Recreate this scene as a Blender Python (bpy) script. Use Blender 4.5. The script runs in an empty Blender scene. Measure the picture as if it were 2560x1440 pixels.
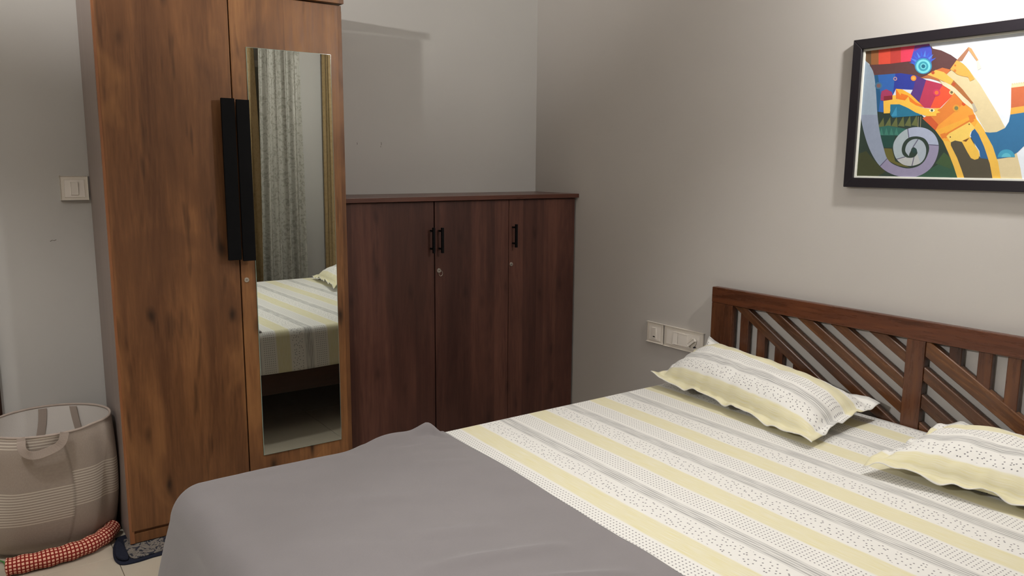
import bpy, bmesh, math, random
from mathutils import Vector, Matrix, noise as mn
from mathutils.geometry import tessellate_polygon
random.seed(7)
S = bpy.context.scene
COL = S.collection
PI = math.pi

# ------------------------------------------------------------------ camera
cam_d = bpy.data.cameras.new('camera')
cam = bpy.data.objects.new('camera', cam_d)
COL.objects.link(cam)
cam_d.sensor_fit = 'HORIZONTAL'
cam_d.sensor_width = 36.0
cam_d.lens = 1952.146 / 2560 * 36.0
cam_d.clip_start = 0.02
_F = Vector((0.57303448, 0.80432848, -0.15712153)).normalized()
_R = Vector((0.81509872, -0.5792757, 0.00733018)).normalized()
_U = _R.cross(_F)
cam.matrix_world = Matrix(((_R.x, _U.x, -_F.x, -2.63652), (_R.y, _U.y, -_F.y, -3.48367), (_R.z, _U.z, -_F.z, 1.45), (0, 0, 0, 1)))
S.camera = cam

# ------------------------------------------------------------------ world, lamps, exposure
w = bpy.data.worlds.new('night'); S.world = w; w.use_nodes = True
w.node_tree.nodes['Background'].inputs[0].default_value = (0.02, 0.025, 0.035, 1)
w.node_tree.nodes['Background'].inputs[1].default_value = 1.0
S.view_settings.view_transform = 'Standard'
S.view_settings.look = 'None'
S.view_settings.gamma = 1.0
S.view_settings.use_curve_mapping = False
S.view_settings.exposure = -0.09
LAMP_A = dict(pos=(-0.36, -2.52, 2.22), radius=0.045, power=47.0, color=(1.0, 0.985, 0.96))     # bracket lamp above the picture
LAMP_B = dict(pos=(-4.10, -2.30, 2.20), radius=0.05, power=480.0, color=(1.0, 0.975, 0.94), aim=(.68, .62, .52), cone=82, blend=.5)     # adjustable spot on the left wall, turned up to the corner
LAMP_C = dict(pos=(-1.25, -2.05, 2.795), radius=0.06, power=20.0, color=(1.0, 0.99, 0.97), cone=100, blend=.45)      # recessed ceiling downlight over the bed
LAMP_E = dict(pos=(-4.10, -2.48, 2.20), radius=0.05, power=190.0, color=(1.0, 0.985, 0.96), aim=(3.9, .15, -1.75), cone=44, blend=.7)      # added second head, out of view, brightens the headboard wall from the front
LAMP_D = dict(pos=(-3.10, -1.65, 2.795), radius=0.06, power=118.0, color=(1.0, 0.99, 0.97), cone=106, blend=.45)      # its twin over the foot of the bed

def spot(name, d, direction):
    l = bpy.data.lights.new(name, 'SPOT'); l.energy = d['power']; l.color = d['color']; l.shadow_soft_size = d['radius']
    l.spot_size = math.radians(d['cone']); l.spot_blend = d['blend']
    o = bpy.data.objects.new(name, l); COL.objects.link(o); o.location = d['pos']
    o.rotation_euler = Vector(direction).to_track_quat('-Z', 'Y').to_euler(); return o
SPOT_B = spot('spot_beam', LAMP_B, LAMP_B['aim'])
SPOT_E = spot('spot_beam', LAMP_E, LAMP_E['aim'])
SPOT_C = spot('downlight_beam', LAMP_C, (0, 0, -1))
SPOT_D = spot('downlight_beam', LAMP_D, (0, 0, -1))

# ------------------------------------------------------------------ helpers
def L(c):
    if isinstance(c, str):
        c = tuple(int(c[i:i+2], 16) for i in (0, 2, 4))
    f = lambda v: v / 12.92 if v <= .04045 else ((v + .055) / 1.055) ** 2.4
    return tuple(f(v / 255) for v in c) + (1.0,)

class NT:
    """small node builder"""
    def __init__(s, name, rough=0.6, spec=0.5, metal=0.0):
        s.m = bpy.data.materials.new(name); s.m.use_nodes = True
        s.t = s.m.node_tree; s.b = s.t.nodes['Principled BSDF']
        s.b.inputs['Roughness'].default_value = rough
        s.b.inputs['Specular IOR Level'].default_value = spec
        s.b.inputs['Metallic'].default_value = metal
    def put(s, node, i, v):
        if v is None: return
        if isinstance(v, bpy.types.NodeSocket): s.t.links.new(v, node.inputs[i])
        else: node.inputs[i].default_value = v
    def M(s, op, a, b=None, c=None, clamp=False):
        n = s.t.nodes.new('ShaderNodeMath'); n.operation = op; n.use_clamp = clamp
        s.put(n, 0, a); s.put(n, 1, b); s.put(n, 2, c); return n.outputs[0]
    def coord(s, kind='Object'):
        return s.t.nodes.new('ShaderNodeTexCoord').outputs[kind]
    def sep(s, v):
        n = s.t.nodes.new('ShaderNodeSeparateXYZ'); s.put(n, 0, v); return n.outputs
    def comb(s, x, y, z):
        n = s.t.nodes.new('ShaderNodeCombineXYZ'); s.put(n, 0, x); s.put(n, 1, y); s.put(n, 2, z); return n.outputs[0]
    def scale(s, v, sc, off=(0, 0, 0)):
        n = s.t.nodes.new('ShaderNodeMapping'); s.put(n, 0, v); n.inputs['Scale'].default_value = sc; n.inputs['Location'].default_value = off
        return n.outputs[0]
    def noise(s, v, sc=5, det=3, rough=.5, dist=0.0, out=0):
        n = s.t.nodes.new('ShaderNodeTexNoise'); s.put(n, 'Vector', v); s.put(n, 'Scale', sc); s.put(n, 'Detail', det)
        s.put(n, 'Roughness', rough); s.put(n, 'Distortion', dist); return n.outputs[out]
    def voro(s, v, sc=5, rnd=1.0, feature='F1', out='Distance', dim='3D'):
        n = s.t.nodes.new('ShaderNodeTexVoronoi'); n.voronoi_dimensions = dim; n.feature = feature
        s.put(n, 'Vector', v); s.put(n, 'Scale', sc); s.put(n, 'Randomness', rnd); return n.outputs[out]
    def white(s, v):
        n = s.t.nodes.new('ShaderNodeTexWhiteNoise'); n.noise_dimensions = '1D'; s.put(n, 'W', v); return n.outputs['Value']
    def mix(s, f, a, b, mode='MIX'):
        n = s.t.nodes.new('ShaderNodeMix'); n.data_type = 'RGBA'; n.blend_type = mode
        s.put(n, 0, f); s.put(n, 6, a); s.put(n, 7, b); return n.outputs[2]
    def ramp(s, v, stops):
        n = s.t.nodes.new('ShaderNodeValToRGB'); e = n.color_ramp.elements
        while len(e) < len(stops): e.new(.5)
        for i, (p, c) in enumerate(stops): e[i].position = p; e[i].color = c
        s.put(n, 0, v); return n.outputs[0]
    def mr(s, v, a, b, c=0.0, d=1.0):
        n = s.t.nodes.new('ShaderNodeMapRange'); s.put(n, 0, v)
        for i, q in enumerate((a, b, c, d)): n.inputs[i + 1].default_value = q
        return n.outputs[0]
    def base(s, c): s.put(s.b, 'Base Color', c)
    def bump(s, h, strength=.2, dist=.002):
        n = s.t.nodes.new('ShaderNodeBump'); s.put(n, 'Height', h); n.inputs['Strength'].default_value = strength
        n.inputs['Distance'].default_value = dist; s.t.links.new(n.outputs[0], s.b.inputs['Normal'])

def plain(name, c, rough=.6, spec=.5, metal=0.0, bump=0.0, bscale=300):
    n = NT(name, rough, spec, metal); n.base(L(c))
    if bump: n.bump(n.noise(n.coord(), bscale, 2), bump)
    return n.m

def link(name, me, mat=None, parent=None, origin=None, smooth=False):
    """verts given in world coordinates; origin = where the object's own origin goes"""
    o = bpy.data.objects.new(name, me); COL.objects.link(o)
    if parent is not None:
        p = parent; org = Vector((0, 0, 0))
        while p is not None: org += p.location; p = p.parent
        me.transform(Matrix.Translation(-org)); o.parent = parent
    else:
        if origin is None:
            xs = [v.co for v in me.vertices]
            origin = Vector(((min(v.x for v in xs) + max(v.x for v in xs)) / 2, (min(v.y for v in xs) + max(v.y for v in xs)) / 2, min(v.z for v in xs)))
        origin = Vector(origin); me.transform(Matrix.Translation(-origin)); o.location = origin
    if mat is not None:
        for m in (mat if isinstance(mat, (list, tuple)) else [mat]): me.materials.append(m)
    if smooth:
        for p in me.polygons: p.use_smooth = True
    me.update()
    return o

def bm_obj(name, bm, mat, parent=None, smooth=False, origin=None, bevel=0.0, seg=2):
    if bevel:
        bmesh.ops.bevel(bm, geom=[e for e in bm.edges], offset=bevel, segments=seg, affect='EDGES', profile=.6, clamp_overlap=True)
    bmesh.ops.recalc_face_normals(bm, faces=bm.faces)
    me = bpy.data.meshes.new(name); bm.to_mesh(me); bm.free()
    return link(name, me, mat, parent, origin, smooth)

def add_box(bm, x0, x1, y0, y1, z0, z1):
    r = bmesh.ops.create_cube(bm, size=1.0, matrix=Matrix.Translation(((x0+x1)/2, (y0+y1)/2, (z0+z1)/2)) @ Matrix.Diagonal((abs(x1-x0), abs(y1-y0), abs(z1-z0), 1)))
    return r['verts']

def box(name, x0, x1, y0, y1, z0, z1, mat, parent=None, bevel=0.002, seg=2, origin=None):
    bm = bmesh.new(); add_box(bm, x0, x1, y0, y1, z0, z1)
    return bm_obj(name, bm, mat, parent, bevel=bevel, seg=seg, origin=origin)

def cyl(name, p0, p1, r0, mat, parent=None, r1=None, n=24, bevel=0.0, smooth=True):
    p0, p1 = Vector(p0), Vector(p1); d = p1 - p0
    bm = bmesh.new()
    q = d.to_track_quat('Z', 'Y').to_matrix().to_4x4()
    bmesh.ops.create_cone(bm, cap_ends=True, segments=n, radius1=r0, radius2=r0 if r1 is None else r1, depth=d.length, matrix=Matrix.Translation((p0+p1)/2) @ q)
    o = bm_obj(name, bm, mat, parent, bevel=bevel, seg=2)
    if smooth:
        for p in o.data.polygons:
            if len(p.vertices) == 4: p.use_smooth = True
    return o

def prism(name, pts, x0, x1, mat, parent=None, bevel=0.0015, axis='x'):
    """polygon in the (y,z) plane extruded along x"""
    bm = bmesh.new()
    a = [bm.verts.new((x0, y, z)) for y, z in pts]; b = [bm.verts.new((x1, y, z)) for y, z in pts]
    bm.faces.new(a); bm.faces.new(b[::-1])
    for i in range(len(pts)):
        j = (i + 1) % len(pts); bm.faces.new((a[j], a[i], b[i], b[j]))
    return bm_obj(name, bm, mat, parent, bevel=bevel, seg=1)

def tube(name, pts, r, mat, parent=None, n=12, closed=False, flat=None, caps=True, uvscale=None):
    """swept ring; flat=(w,t) gives a rectangular strap section"""
    P = [Vector(p) for p in pts]; N = len(P); rings = []
    up = Vector((0, 0, 1)); verts = []; faces = []; uvs = []
    prev = None; acc = 0
    for i, p in enumerate(P):
        a = P[(i - 1) % N] if (closed or i > 0) else p; b = P[(i + 1) % N] if (closed or i < N - 1) else p
        t = (b - a).normalized()
        if prev is None:
            s_ = t.cross(up)
            if s_.length < 1e-3: s_ = t.cross(Vector((1, 0, 0)))
            s_.normalize()
        else:
            s_ = (prev - t * prev.dot(t)).normalized()
        prev = s_; u_ = t.cross(s_)
        rr = r(i / (N - 1)) if callable(r) else r
        ring = []
        for k in range(n):
            an = 2 * PI * k / n; ring.append(len(verts)); verts.append(p + s_ * math.cos(an) * rr + u_ * math.sin(an) * rr)
        rings.append(ring)
    for i in range(N if closed else N - 1):
        A, B = rings[i], rings[(i + 1) % N]
        for k in range(n): faces.append((A[k], A[(k+1) % n], B[(k+1) % n], B[k]))
    if caps and not closed: faces.append(tuple(rings[0][::-1])); faces.append(tuple(rings[-1]))
    me = bpy.data.meshes.new(name); me.from_pydata([tuple(v) for v in verts], [], faces)
    if uvscale:
        uv = me.uv_layers.new(name='UVMap'); cum = [0]
        for i in range(1, N): cum.append(cum[-1] + (P[i] - P[i-1]).length)
        fi = 0
        for i in range(N - 1):
            for k in range(n):
                poly = me.polygons[fi]; fi += 1
                for li, (ii, kk) in zip(poly.loop_indices, ((i, k), (i, k+1), (i+1, k+1), (i+1, k))):
                    uv.data[li].uv = (cum[ii] * uvscale[0], kk / n * uvscale[1])
    return link(name, me, mat, parent, None, True)

def ribbon(name, pts, sides, w_, t_, mat, parent=None):
    """strap: centre points, side vectors (width direction), width, thickness"""
    verts = []; faces = []
    P = [Vector(p) for p in pts]; n = len(P)
    for i, p in enumerate(P):
        t = (P[min(i+1, n-1)] - P[max(i-1, 0)]).normalized(); s_ = Vector(sides[i]).normalized(); nn = t.cross(s_).normalized()
        for a, b in ((-1, -1), (1, -1), (1, 1), (-1, 1)): verts.append(tuple(p + s_ * a * w_ / 2 + nn * b * t_ / 2))
    for i in range(n - 1):
        for k in range(4):
            a = i * 4 + k; b = i * 4 + (k + 1) % 4; faces.append((a, b, b + 4, a + 4))
    faces += [(3, 2, 1, 0), (n*4-4, n*4-3, n*4-2, n*4-1)]
    me = bpy.data.meshes.new(name); me.from_pydata(verts, [], faces)
    return link(name, me, mat, parent)

def thing(name, label, cat, loc, group=None):
    o = bpy.data.objects.new(name, None); COL.objects.link(o); o.location = loc; o.empty_display_size = .05
    return tag(o, label, cat, group)
def tag(o, label, cat, group=None):
    o['label'] = label; o['category'] = cat
    if group: o['group'] = group
    return o
def struct(o): o['kind'] = 'structure'; return o
def sstep(t): t = max(0.0, min(1.0, t)); return t * t * (3 - 2 * t)

# ------------------------------------------------------------------ materials
def wall_mat(name, c):
    n = NT(name, .75, .25); v = n.coord()
    f = n.noise(v, 1.7, 3, .5)
    n.base(n.mix(f, L(c), L(tuple(int(q * .955) for q in c))))
    n.bump(n.noise(v, 90, 4, .65), .12, .002)
    return n.m
M_WALL = wall_mat('wall_paint', (187, 182, 176))
M_WALL2 = wall_mat('back_wall_paint', (184, 181, 176))
M_CEIL = wall_mat('ceiling_paint', (238, 235, 230))

def wood(name, dark, mid, light, grain='z', rough=.4, spec=.5, plank=0.0, plank_ax='x', knots=0.0, contrast=1.0, gs=1.0, knot_scale=3.2, bump=.05):
    n = NT(name, rough, spec); v = n.coord()
    if grain == 'd':
        mp = n.t.nodes.new('ShaderNodeMapping'); n.put(mp, 0, v); mp.inputs['Rotation'].default_value = (-.555, 0, 0); v = mp.outputs[0]; grain = 'y'
    info = n.t.nodes.new('ShaderNodeObjectInfo').outputs['Random']
    off = n.M('MULTIPLY', info, 0.0 if plank else 37.0)
    sc = {'z': (1, 1, .09), 'y': (1, .09, 1), 'x': (.09, 1, 1)}[grain]
    vv = n.scale(v, sc)
    sx = n.sep(vv); vv = n.comb(n.M('ADD', sx[0], off), n.M('ADD', sx[1], off), n.M('ADD', sx[2], off))
    big = n.noise(vv, 9 * gs, 3, .55, .6)
    fine = n.noise(vv, 95 * gs, 5, .6, .3)
    ring = n.M('SINE', n.M('MULTIPLY', n.M('ADD', n.noise(vv, 5 * gs, 2, .5, .8), n.M('MULTIPLY', fine, .015)), 120))
    f = n.M('ADD', n.M('MULTIPLY', big, .62), n.M('MULTIPLY', fine, .30))
    f = n.M('ADD', f, n.M('MULTIPLY', ring, .018 * contrast))
    if plank:
        s = n.sep(v); a = {'x': 0, 'y': 1, 'z': 2}[plank_ax]
        pj = n.M('ADD', s[a], n.M('MULTIPLY', n.M('SINE', n.M('MULTIPLY', s[a], 61)), plank * .22))
        idx = n.M('FLOOR', n.M('DIVIDE', pj, plank))
        r1 = n.white(idx)
        f = n.M('ADD', f, n.M('MULTIPLY', n.M('SUBTRACT', r1, .5), .20))
    c = n.ramp(f, [(.5 - .24 / contrast, L(dark)), (.5, L(mid)), (.5 + .22 / contrast, L(light))])
    if knots:
        sv = n.sep(v); kv = n.comb(sv[0], n.M('MULTIPLY', sv[2], .40), 0.0)
        kn = n.noise(n.scale(kv, (1, 1, 1), (3, 5, 0)), 14, 2, .5, 0, 1)
        mixv = n.t.nodes.new('ShaderNodeVectorMath'); mixv.operation = 'MULTIPLY_ADD'
        n.put(mixv, 0, kn); mixv.inputs[1].default_value = (.035, .035, 0); n.put(mixv, 2, kv)
        kq = mixv.outputs[0]
        dv = n.t.nodes.new('ShaderNodeTexVoronoi'); dv.voronoi_dimensions = '2D'; dv.inputs['Scale'].default_value = knot_scale * 2.2
        n.put(dv, 'Vector', kq); d = dv.outputs['Distance']; pick = n.sep(dv.outputs['Color'])[0]
        on = n.mr(pick, .45, .60)
        k = n.M('MULTIPLY', n.mr(d, .02, .13, 1, 0), on)
        k2 = n.M('MULTIPLY', n.mr(d, .05, .42, 1, 0), on)
        pa = n.noise(n.comb(sv[0], n.M('MULTIPLY', sv[2], .45), 2.0), 4.2, 3, .55, .8)
        c = n.mix(n.mr(pa, .53, .68, 0, .50 * knots), c, L(dark))
        c = n.mix(n.mr(pa, .47, .33, 0, .45 * knots), c, L(light))
        c = n.mix(n.M('MULTIPLY', k2, .50 * knots), c, L(dark))
        c = n.mix(n.M('MULTIPLY', k, .85 * knots), c, L(tuple(int(q * .42) for q in dark)))
        st = n.noise(n.scale(v, {'z': (1, 1, .13), 'y': (1, .13, 1), 'x': (.13, 1, 1)}[grain]), 26, 2, .6)
        c = n.mix(n.mr(st, .62, .72, 0, .55 * knots), c, L(tuple(int(q * .6) for q in dark)))
    n.base(c)
    n.put(n.b, 'Roughness', n.mr(fine, .3, .7, rough * .9, rough * 1.15))
    if bump: n.bump(fine, bump, .001)
    return n.m
M_WARD = wood('wardrobe_walnut_laminate', (90, 58, 36), (130, 88, 54), (162, 114, 70), plank=.115, knots=1.0, rough=.42, spec=.35)
M_WARDE = wood('wardrobe_edge_band', (110, 68, 40), (138, 88, 54), (160, 108, 70), rough=.4)
M_CAB = wood('cabinet_dark_laminate', (58, 35, 30), (80, 50, 42), (104, 67, 55), plank=.075, knots=.45, rough=.45, spec=.3)
M_CABT = wood('cabinet_top_laminate', (62, 34, 27), (86, 50, 38), (108, 66, 50), grain='x', rough=.30, spec=.5)
M_HB = wood('sheesham_wood_across', (50, 25, 15), (92, 50, 28), (124, 74, 40), grain='y', rough=.28, spec=.5, contrast=1.15, gs=.8, bump=.03)
M_HBV = wood('sheesham_wood_upright', (48, 26, 16), (84, 48, 28), (118, 74, 40), grain='z', rough=.28, spec=.5, contrast=1.1, gs=.8, bump=.03)
M_RAIL = wood('dark_bed_frame_wood', (40, 22, 15), (62, 36, 24), (84, 50, 32), grain='x', rough=.35)
M_PANEL = wood('dark_brown_panel_wood', (30, 16, 10), (44, 24, 16), (60, 34, 22), rough=.35)
def lam(name, c):
    n = NT(name, .5, .4); v = n.coord()
    n.base(n.mix(n.noise(n.scale(v, (1, 1, .05)), 30, 4), L(tuple(int(q*.9) for q in c)), L(c))); return n.m
M_SIDE = lam('greige_side_laminate', (146, 132, 124))
M_BLACK = plain('matt_black_metal', (5, 5, 7), .7, .15)
M_CHROME = plain('brushed_steel', (196, 190, 182), .28, .5, 1.0)
M_DARKHOLE = plain('dark_slot', (12, 10, 10), .9)
M_PLAST = plain('ivory_plastic', (216, 208, 196), .35, .5)
M_PLAST2 = plain('white_plastic', (226, 219, 210), .3, .5)
M_FRAME = plain('black_picture_frame', (24, 20, 26), .32, .5, bump=.05, bscale=120)
M_FILLET = plain('cream_fillet', (214, 214, 204), .6)
M_WHITE = plain('white_cotton_lining', (214, 208, 202), .9, .2, bump=.25, bscale=220)
n = NT('mirror_glass', .0, .5, 1.0); n.base((.66, .69, .66, 1)); M_MIRROR = n.m
n = NT('mirror_edge_glass', .12, .8); n.base(L((150, 176, 165))); M_MEDGE = n.m

# floor tile
n = NT('beige_floor_tile', .16, .5); v = n.coord()
info = n.t.nodes.new('ShaderNodeObjectInfo').outputs['Random']
c = n.mix(n.noise(v, 5, 5, .6), L((176, 166, 150)), L((194, 184, 168)))
c = n.mix(n.mr(info, 0, 1, 0, .25), c, L((182, 170, 152)))
n.base(c); M_TILE = n.m
M_GROUT = plain('tile_grout', (104, 94, 82), .9)

# printed bed linen: UV in metres, u = across the stripes, v = along them
def linen(name, drift=0.0, dots=1.0, fade=1.0, u0=0.0):
    n = NT(name, .85, .15); uv = n.coord('UV'); s = n.sep(uv); u, v = s[0], s[1]
    nz = n.noise(uv, 3.0, 2)
    uu = n.M('ADD', u, n.M('MULTIPLY', n.M('SUBTRACT', nz, .5), .008))
    if drift: uu = n.M('SUBTRACT', uu, n.M('MULTIPLY', v, drift))
    per = .285
    p = n.M('MULTIPLY', n.M('FRACT', n.M('DIVIDE', n.M('SUBTRACT', u0, uu), per)), per)   # 0..per, growing with -u
    def band(a, b, soft=.0015):
        return n.M('MULTIPLY', n.mr(p, a - soft, a + soft), n.mr(p, b - soft, b + soft, 1, 0))
    white = L((219, 217, 212)); yellow = L((212, 204, 162)); grey = L((150, 149, 147)); dark = L((84, 82, 88))
    # fine weave streaks running with the stripes
    st = n.noise(n.comb(n.M('MULTIPLY', u, 420), n.M('MULTIPLY', v, 14), 0.0), 1.0, 2)
    st2 = n.noise(n.comb(n.M('MULTIPLY', u, 150), n.M('MULTIPLY', v, 9), 3.0), 1.0, 2)
    c = white
    ye = band(.203, .277, .003)
    c = n.mix(n.M('MULTIPLY', ye, n.mr(st, .30, .66, .50, 1.0)), c, yellow)
    gr = band(.077, .122, .002)
    fl_ = n.mr(n.M('ABSOLUTE', n.M('SUBTRACT', n.M('FRACT', n.M('DIVIDE', n.M('ADD', p, n.M('MULTIPLY', st2, .002)), .0092)), .5)), .10, .42, 1.0, .25)
    gr = n.M('MULTIPLY', gr, fl_)
    c = n.mix(n.M('MULTIPLY', gr, n.mr(n.M('ADD', n.M('MULTIPLY', st, .5), n.M('MULTIPLY', st2, .5)), .38, .56, .25, 1.0)), c, grey)
    # rows of printed dots: 7 rows, 9 mm apart
    ru = n.M('SUBTRACT', n.M('FRACT', n.M('DIVIDE', p, .0106)), .5); rv = n.M('SUBTRACT', n.M('FRACT', n.M('DIVIDE', v, .0116)), .5)
    du = n.M('MULTIPLY', ru, .0106); dv = n.M('MULTIPLY', rv, .0116)
    dd = n.M('SQRT', n.M('ADD', n.M('MULTIPLY', du, du), n.M('MULTIPLY', dv, dv)))
    rows = n.M('MULTIPLY', n.mr(dd, .0015, .0025, 1, 0), band(.0005, .0635, .0003))
    c = n.mix(n.M('MULTIPLY', rows, .85 * fade), c, dark)
    # loosely scattered dots
    vd = n.voro(n.comb(u, v, 0.0), 66, .80, dim='2D')
    sc_ = n.M('MULTIPLY', n.mr(vd, .115, .175, 1, 0), band(.132, .193, .0003))
    c = n.mix(n.M('MULTIPLY', sc_, .85 * fade), c, dark)
    n.base(c)
    n.bump(n.noise(uv, 260, 3), .10, .001)
    n.b.inputs['Sheen Weight'].default_value = .15
    return n.m
M_SHEET = linen('printed_bed_linen', drift=.032, u0=-.755)
M_PILLOW = linen('printed_pillow_linen', u0=0.0)
n = NT('grey_cotton_blanket', .92, .1); v = n.coord()
n.base(n.mix(n.noise(v, 4, 4, .6), L((120, 115, 116)), L((129, 124, 125))))
n.bump(n.noise(v, 180, 4, .7), .22, .0015); n.b.inputs['Sheen Weight'].default_value = .25; M_BLANKET = n.m

# laundry basket linen: u = turn fraction, v = height in metres
n = NT('taupe_striped_linen', .9, .1); uv = n.coord('UV'); s = n.sep(uv); u, v = s[0], s[1]
def rect(u_, a, b): return n.M('MULTIPLY', n.M('GREATER_THAN', u_, a), n.M('LESS_THAN', u_, b))
wv = n.M('ADD', v, n.M('MULTIPLY', n.noise(uv, 9, 2), .004))
line = n.M('GREATER_THAN', n.M('FRACT', n.M('DIVIDE', wv, .0112)), .60)
hA = n.M('MULTIPLY', rect(u, -.3, .0), n.M('ADD', rect(v, .145, .295), n.M('GREATER_THAN', v, .458)))
hB = n.M('MULTIPLY', rect(u, .0, .8), rect(v, .190, .345))
msk = n.M('MULTIPLY', line, n.M('ADD', hA, hB, clamp=True))
bas = n.mix(n.noise(n.comb(n.M('MULTIPLY', u, 5), n.M('MULTIPLY', v, 2), 0.0), 60, 4), L((160, 147, 137)), L((178, 165, 154)))
seam = n.M('MULTIPLY', n.mr(n.M('ABSOLUTE', u), .0, .004, .35, 0), 1.0)
n.base(n.mix(seam, n.mix(msk, bas, L((212, 203, 190))), L((100, 90, 82))))
n.bump(n.M('ADD', n.noise(n.comb(n.M('MULTIPLY', u, 5), n.M('MULTIPLY', v, 2), 0.0), 120, 3), n.M('MULTIPLY', msk, 2.0)), .3, .001); M_BAG = n.m
M_STRAP = plain('taupe_cotton_tape', (166, 152, 142), .9, .1, bump=.3, bscale=300)

# red check
n = NT('red_checked_cotton', .85, .15); uv = n.coord('UV'); s = n.sep(uv)
fu = n.M('ABSOLUTE', n.M('SUBTRACT', n.M('FRACT', s[0]), .5)); fv = n.M('ABSOLUTE', n.M('SUBTRACT', n.M('FRACT', s[1]), .5))
sq = n.M('MULTIPLY', n.M('LESS_THAN', fu, .31), n.M('LESS_THAN', fv, .31))
n.base(n.mix(sq, L((128, 34, 28)), L((226, 176, 150)))); n.bump(n.noise(n.coord(), 200, 3), .3, .001); M_CHECK = n.m

# patterned cloth under the wardrobe
n = NT('dark_printed_mat', .95, .1); v = n.coord()
pat = n.noise(v, 22, 2, .6, 3.0)
n.base(n.ramp(pat, [(.36, L((40, 42, 52))), (.44, L((60, 60, 66))), (.48, L((128, 120, 112))), (.62, L((108, 102, 96)))]))
n.bump(n.noise(v, 160, 4), .6, .003); M_MAT = n.m
M_MATD = plain('navy_mat_back', (36, 38, 50), .95, .1, bump=.6, bscale=150)

# curtains
def damask(name, a, b):
    n = NT(name, .6, .3); v = n.coord('UV')
    d = n.noise(v, 22, 3, .55, 2.2); d2 = n.voro(v, 38, .8)
    k = n.mr(n.M('ADD', d, n.M('MULTIPLY', d2, .25)), .56, .62)
    n.base(n.mix(k, L(a), L(b))); n.put(n.b, 'Roughness', n.mr(k, 0, 1, .75, .42)); return n.m
M_CURT = damask('silver_damask_curtain_cloth', (134, 130, 120), (156, 152, 143))
M_TAN = damask('tan_lining_curtain_cloth', (150, 126, 88), (156, 132, 94))
n = NT('window_glass', .03, .5); n.base((.9, .95, .95, 1)); n.b.inputs['Transmission Weight'].default_value = 1; M_GLASS = n.m

def emit(name, color, strength):
    m = bpy.data.materials.new(name); m.use_nodes = True; t = m.node_tree; t.nodes.clear()
    e = t.nodes.new('ShaderNodeEmission'); o = t.nodes.new('ShaderNodeOutputMaterial')
    e.inputs[0].default_value = color + (1,); e.inputs[1].default_value = strength
    t.links.new(e.outputs[0], o.inputs[0]); return m

# ------------------------------------------------------------------ room shell
XL, YN, ZC = -4.30, -3.80, 2.82       # left wall x, near wall y, ceiling z
struct(box('wall_right', 0, .12, YN - .12, .12, -.06, ZC, M_WALL, bevel=0))
struct(box('wall_back', XL - .12, 0, 0, .12, -.06, ZC, M_WALL2, bevel=0))
struct(box('wall_left', XL - .12, XL, YN - .12, 0, -.06, ZC, M_WALL, bevel=0))
struct(box('wall_front', XL, 0, YN - .12, YN, -.06, ZC, M_WALL, bevel=0))
struct(box('ceiling', XL - .12, .12, YN - .12, .12, ZC, ZC + .1, M_CEIL, bevel=0))
struct(box('trim_1', XL, -1.62, -.06, 0, 0, ZC, M_WALL2, bevel=0))      # the back wall stands 6 cm forward left of the wardrobe
# floor: a grout slab with single tiles in it
fl = struct(box('floor', XL, 0, YN, 0, -.06, -.003, M_GROUT, bevel=0, origin=(0, 0, 0)))
TS = .60; gx, gy = -2.257, -.437
def tile_edges(g, lo, hi):
    k0 = math.floor((lo - g) / TS); e = []
    k = k0
    while g + k * TS < hi:
        e.append((max(lo, g + k * TS + .0011), min(hi, g + (k + 1) * TS - .0011))); k += 1
    return e
for (x0, x1) in tile_edges(gx, XL, 0):
    for (y0, y1) in tile_edges(gy, YN, 0):
        if x1 - x0 < .01 or y1 - y0 < .01: continue
        box('tile', x0, x1, y0, y1, -.012, 0, M_TILE, fl, bevel=.0008, seg=1)
# skirting
struct(box('baseboard_right', -.012, 0, YN, -.375, 0, .09, M_TILE, bevel=.001))
struct(box('baseboard_front', XL, 0, YN, YN + .012, 0, .09, M_TILE, bevel=.001))
struct(box('baseboard_left', XL, XL + .012, YN + .012, -.06, 0, .09, M_TILE, bevel=.001))
# window behind the curtains
wn = box('window_1', -1.75, -.45, YN, YN + .025, .85, 2.25, M_PLAST2, bevel=.003); struct(wn)
for a, b in ((-1.70, -1.12), (-1.08, -.50)):
    box('pane', a, b, YN + .024, YN + .030, .90, 2.20, M_GLASS, wn, bevel=0)

# ------------------------------------------------------------------ wardrobe
WX0, WX1, WS, WY, WH = -2.204, -1.297, -1.746, -.400, 2.072
wd = thing('wardrobe', 'tall two-door walnut wardrobe with a long mirror, left of the dark cabinet', 'wardrobe', ((WX0 + WX1) / 2, -.23, .016))
T = .018
box('side_panel', WX0, WX0 + .0012, WY + .003, -.064, .016, WH - .02, M_SIDE, wd, bevel=0)['label'] = 'greige outer face of the wardrobe side'
box('side_panel', WX0 + .0012, WX0 + T, WY, -.064, .016, WH - .02, M_WARDE, wd, bevel=.0006)
box('side_panel', WX1 - T, WX1, WY, -.064, .016, WH - .02, M_WARDE, wd, bevel=.0006)
box('back_panel', WX0 + T, WX1 - T, -.072, -.064, .016, WH - .02, M_WARD, wd, bevel=0)
box('top_panel', WX0 - .002, WX1 + .002, WY - .022, -.064, WH + .006, WH + .031, M_WARD, wd, bevel=.001)
box('plinth', WX0 + T, WX1 - T, WY + .002, WY + .02, .016, .0525, M_WARD, wd, bevel=.001)
box('bottom_shelf', WX0 + T, WX1 - T, WY + .012, -.072, .0525, .062, M_WARDE, wd, bevel=0)
def door(x0, x1):
    return box('door', x0, x1, WY - .001, WY + .017, .0645, WH + .001, M_WARD, wd, bevel=.0012)
dl = door(WX0 + .010, WS - .0025); dr = door(WS + .0025, WX1 - .001)
hb = WY - .040
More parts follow.
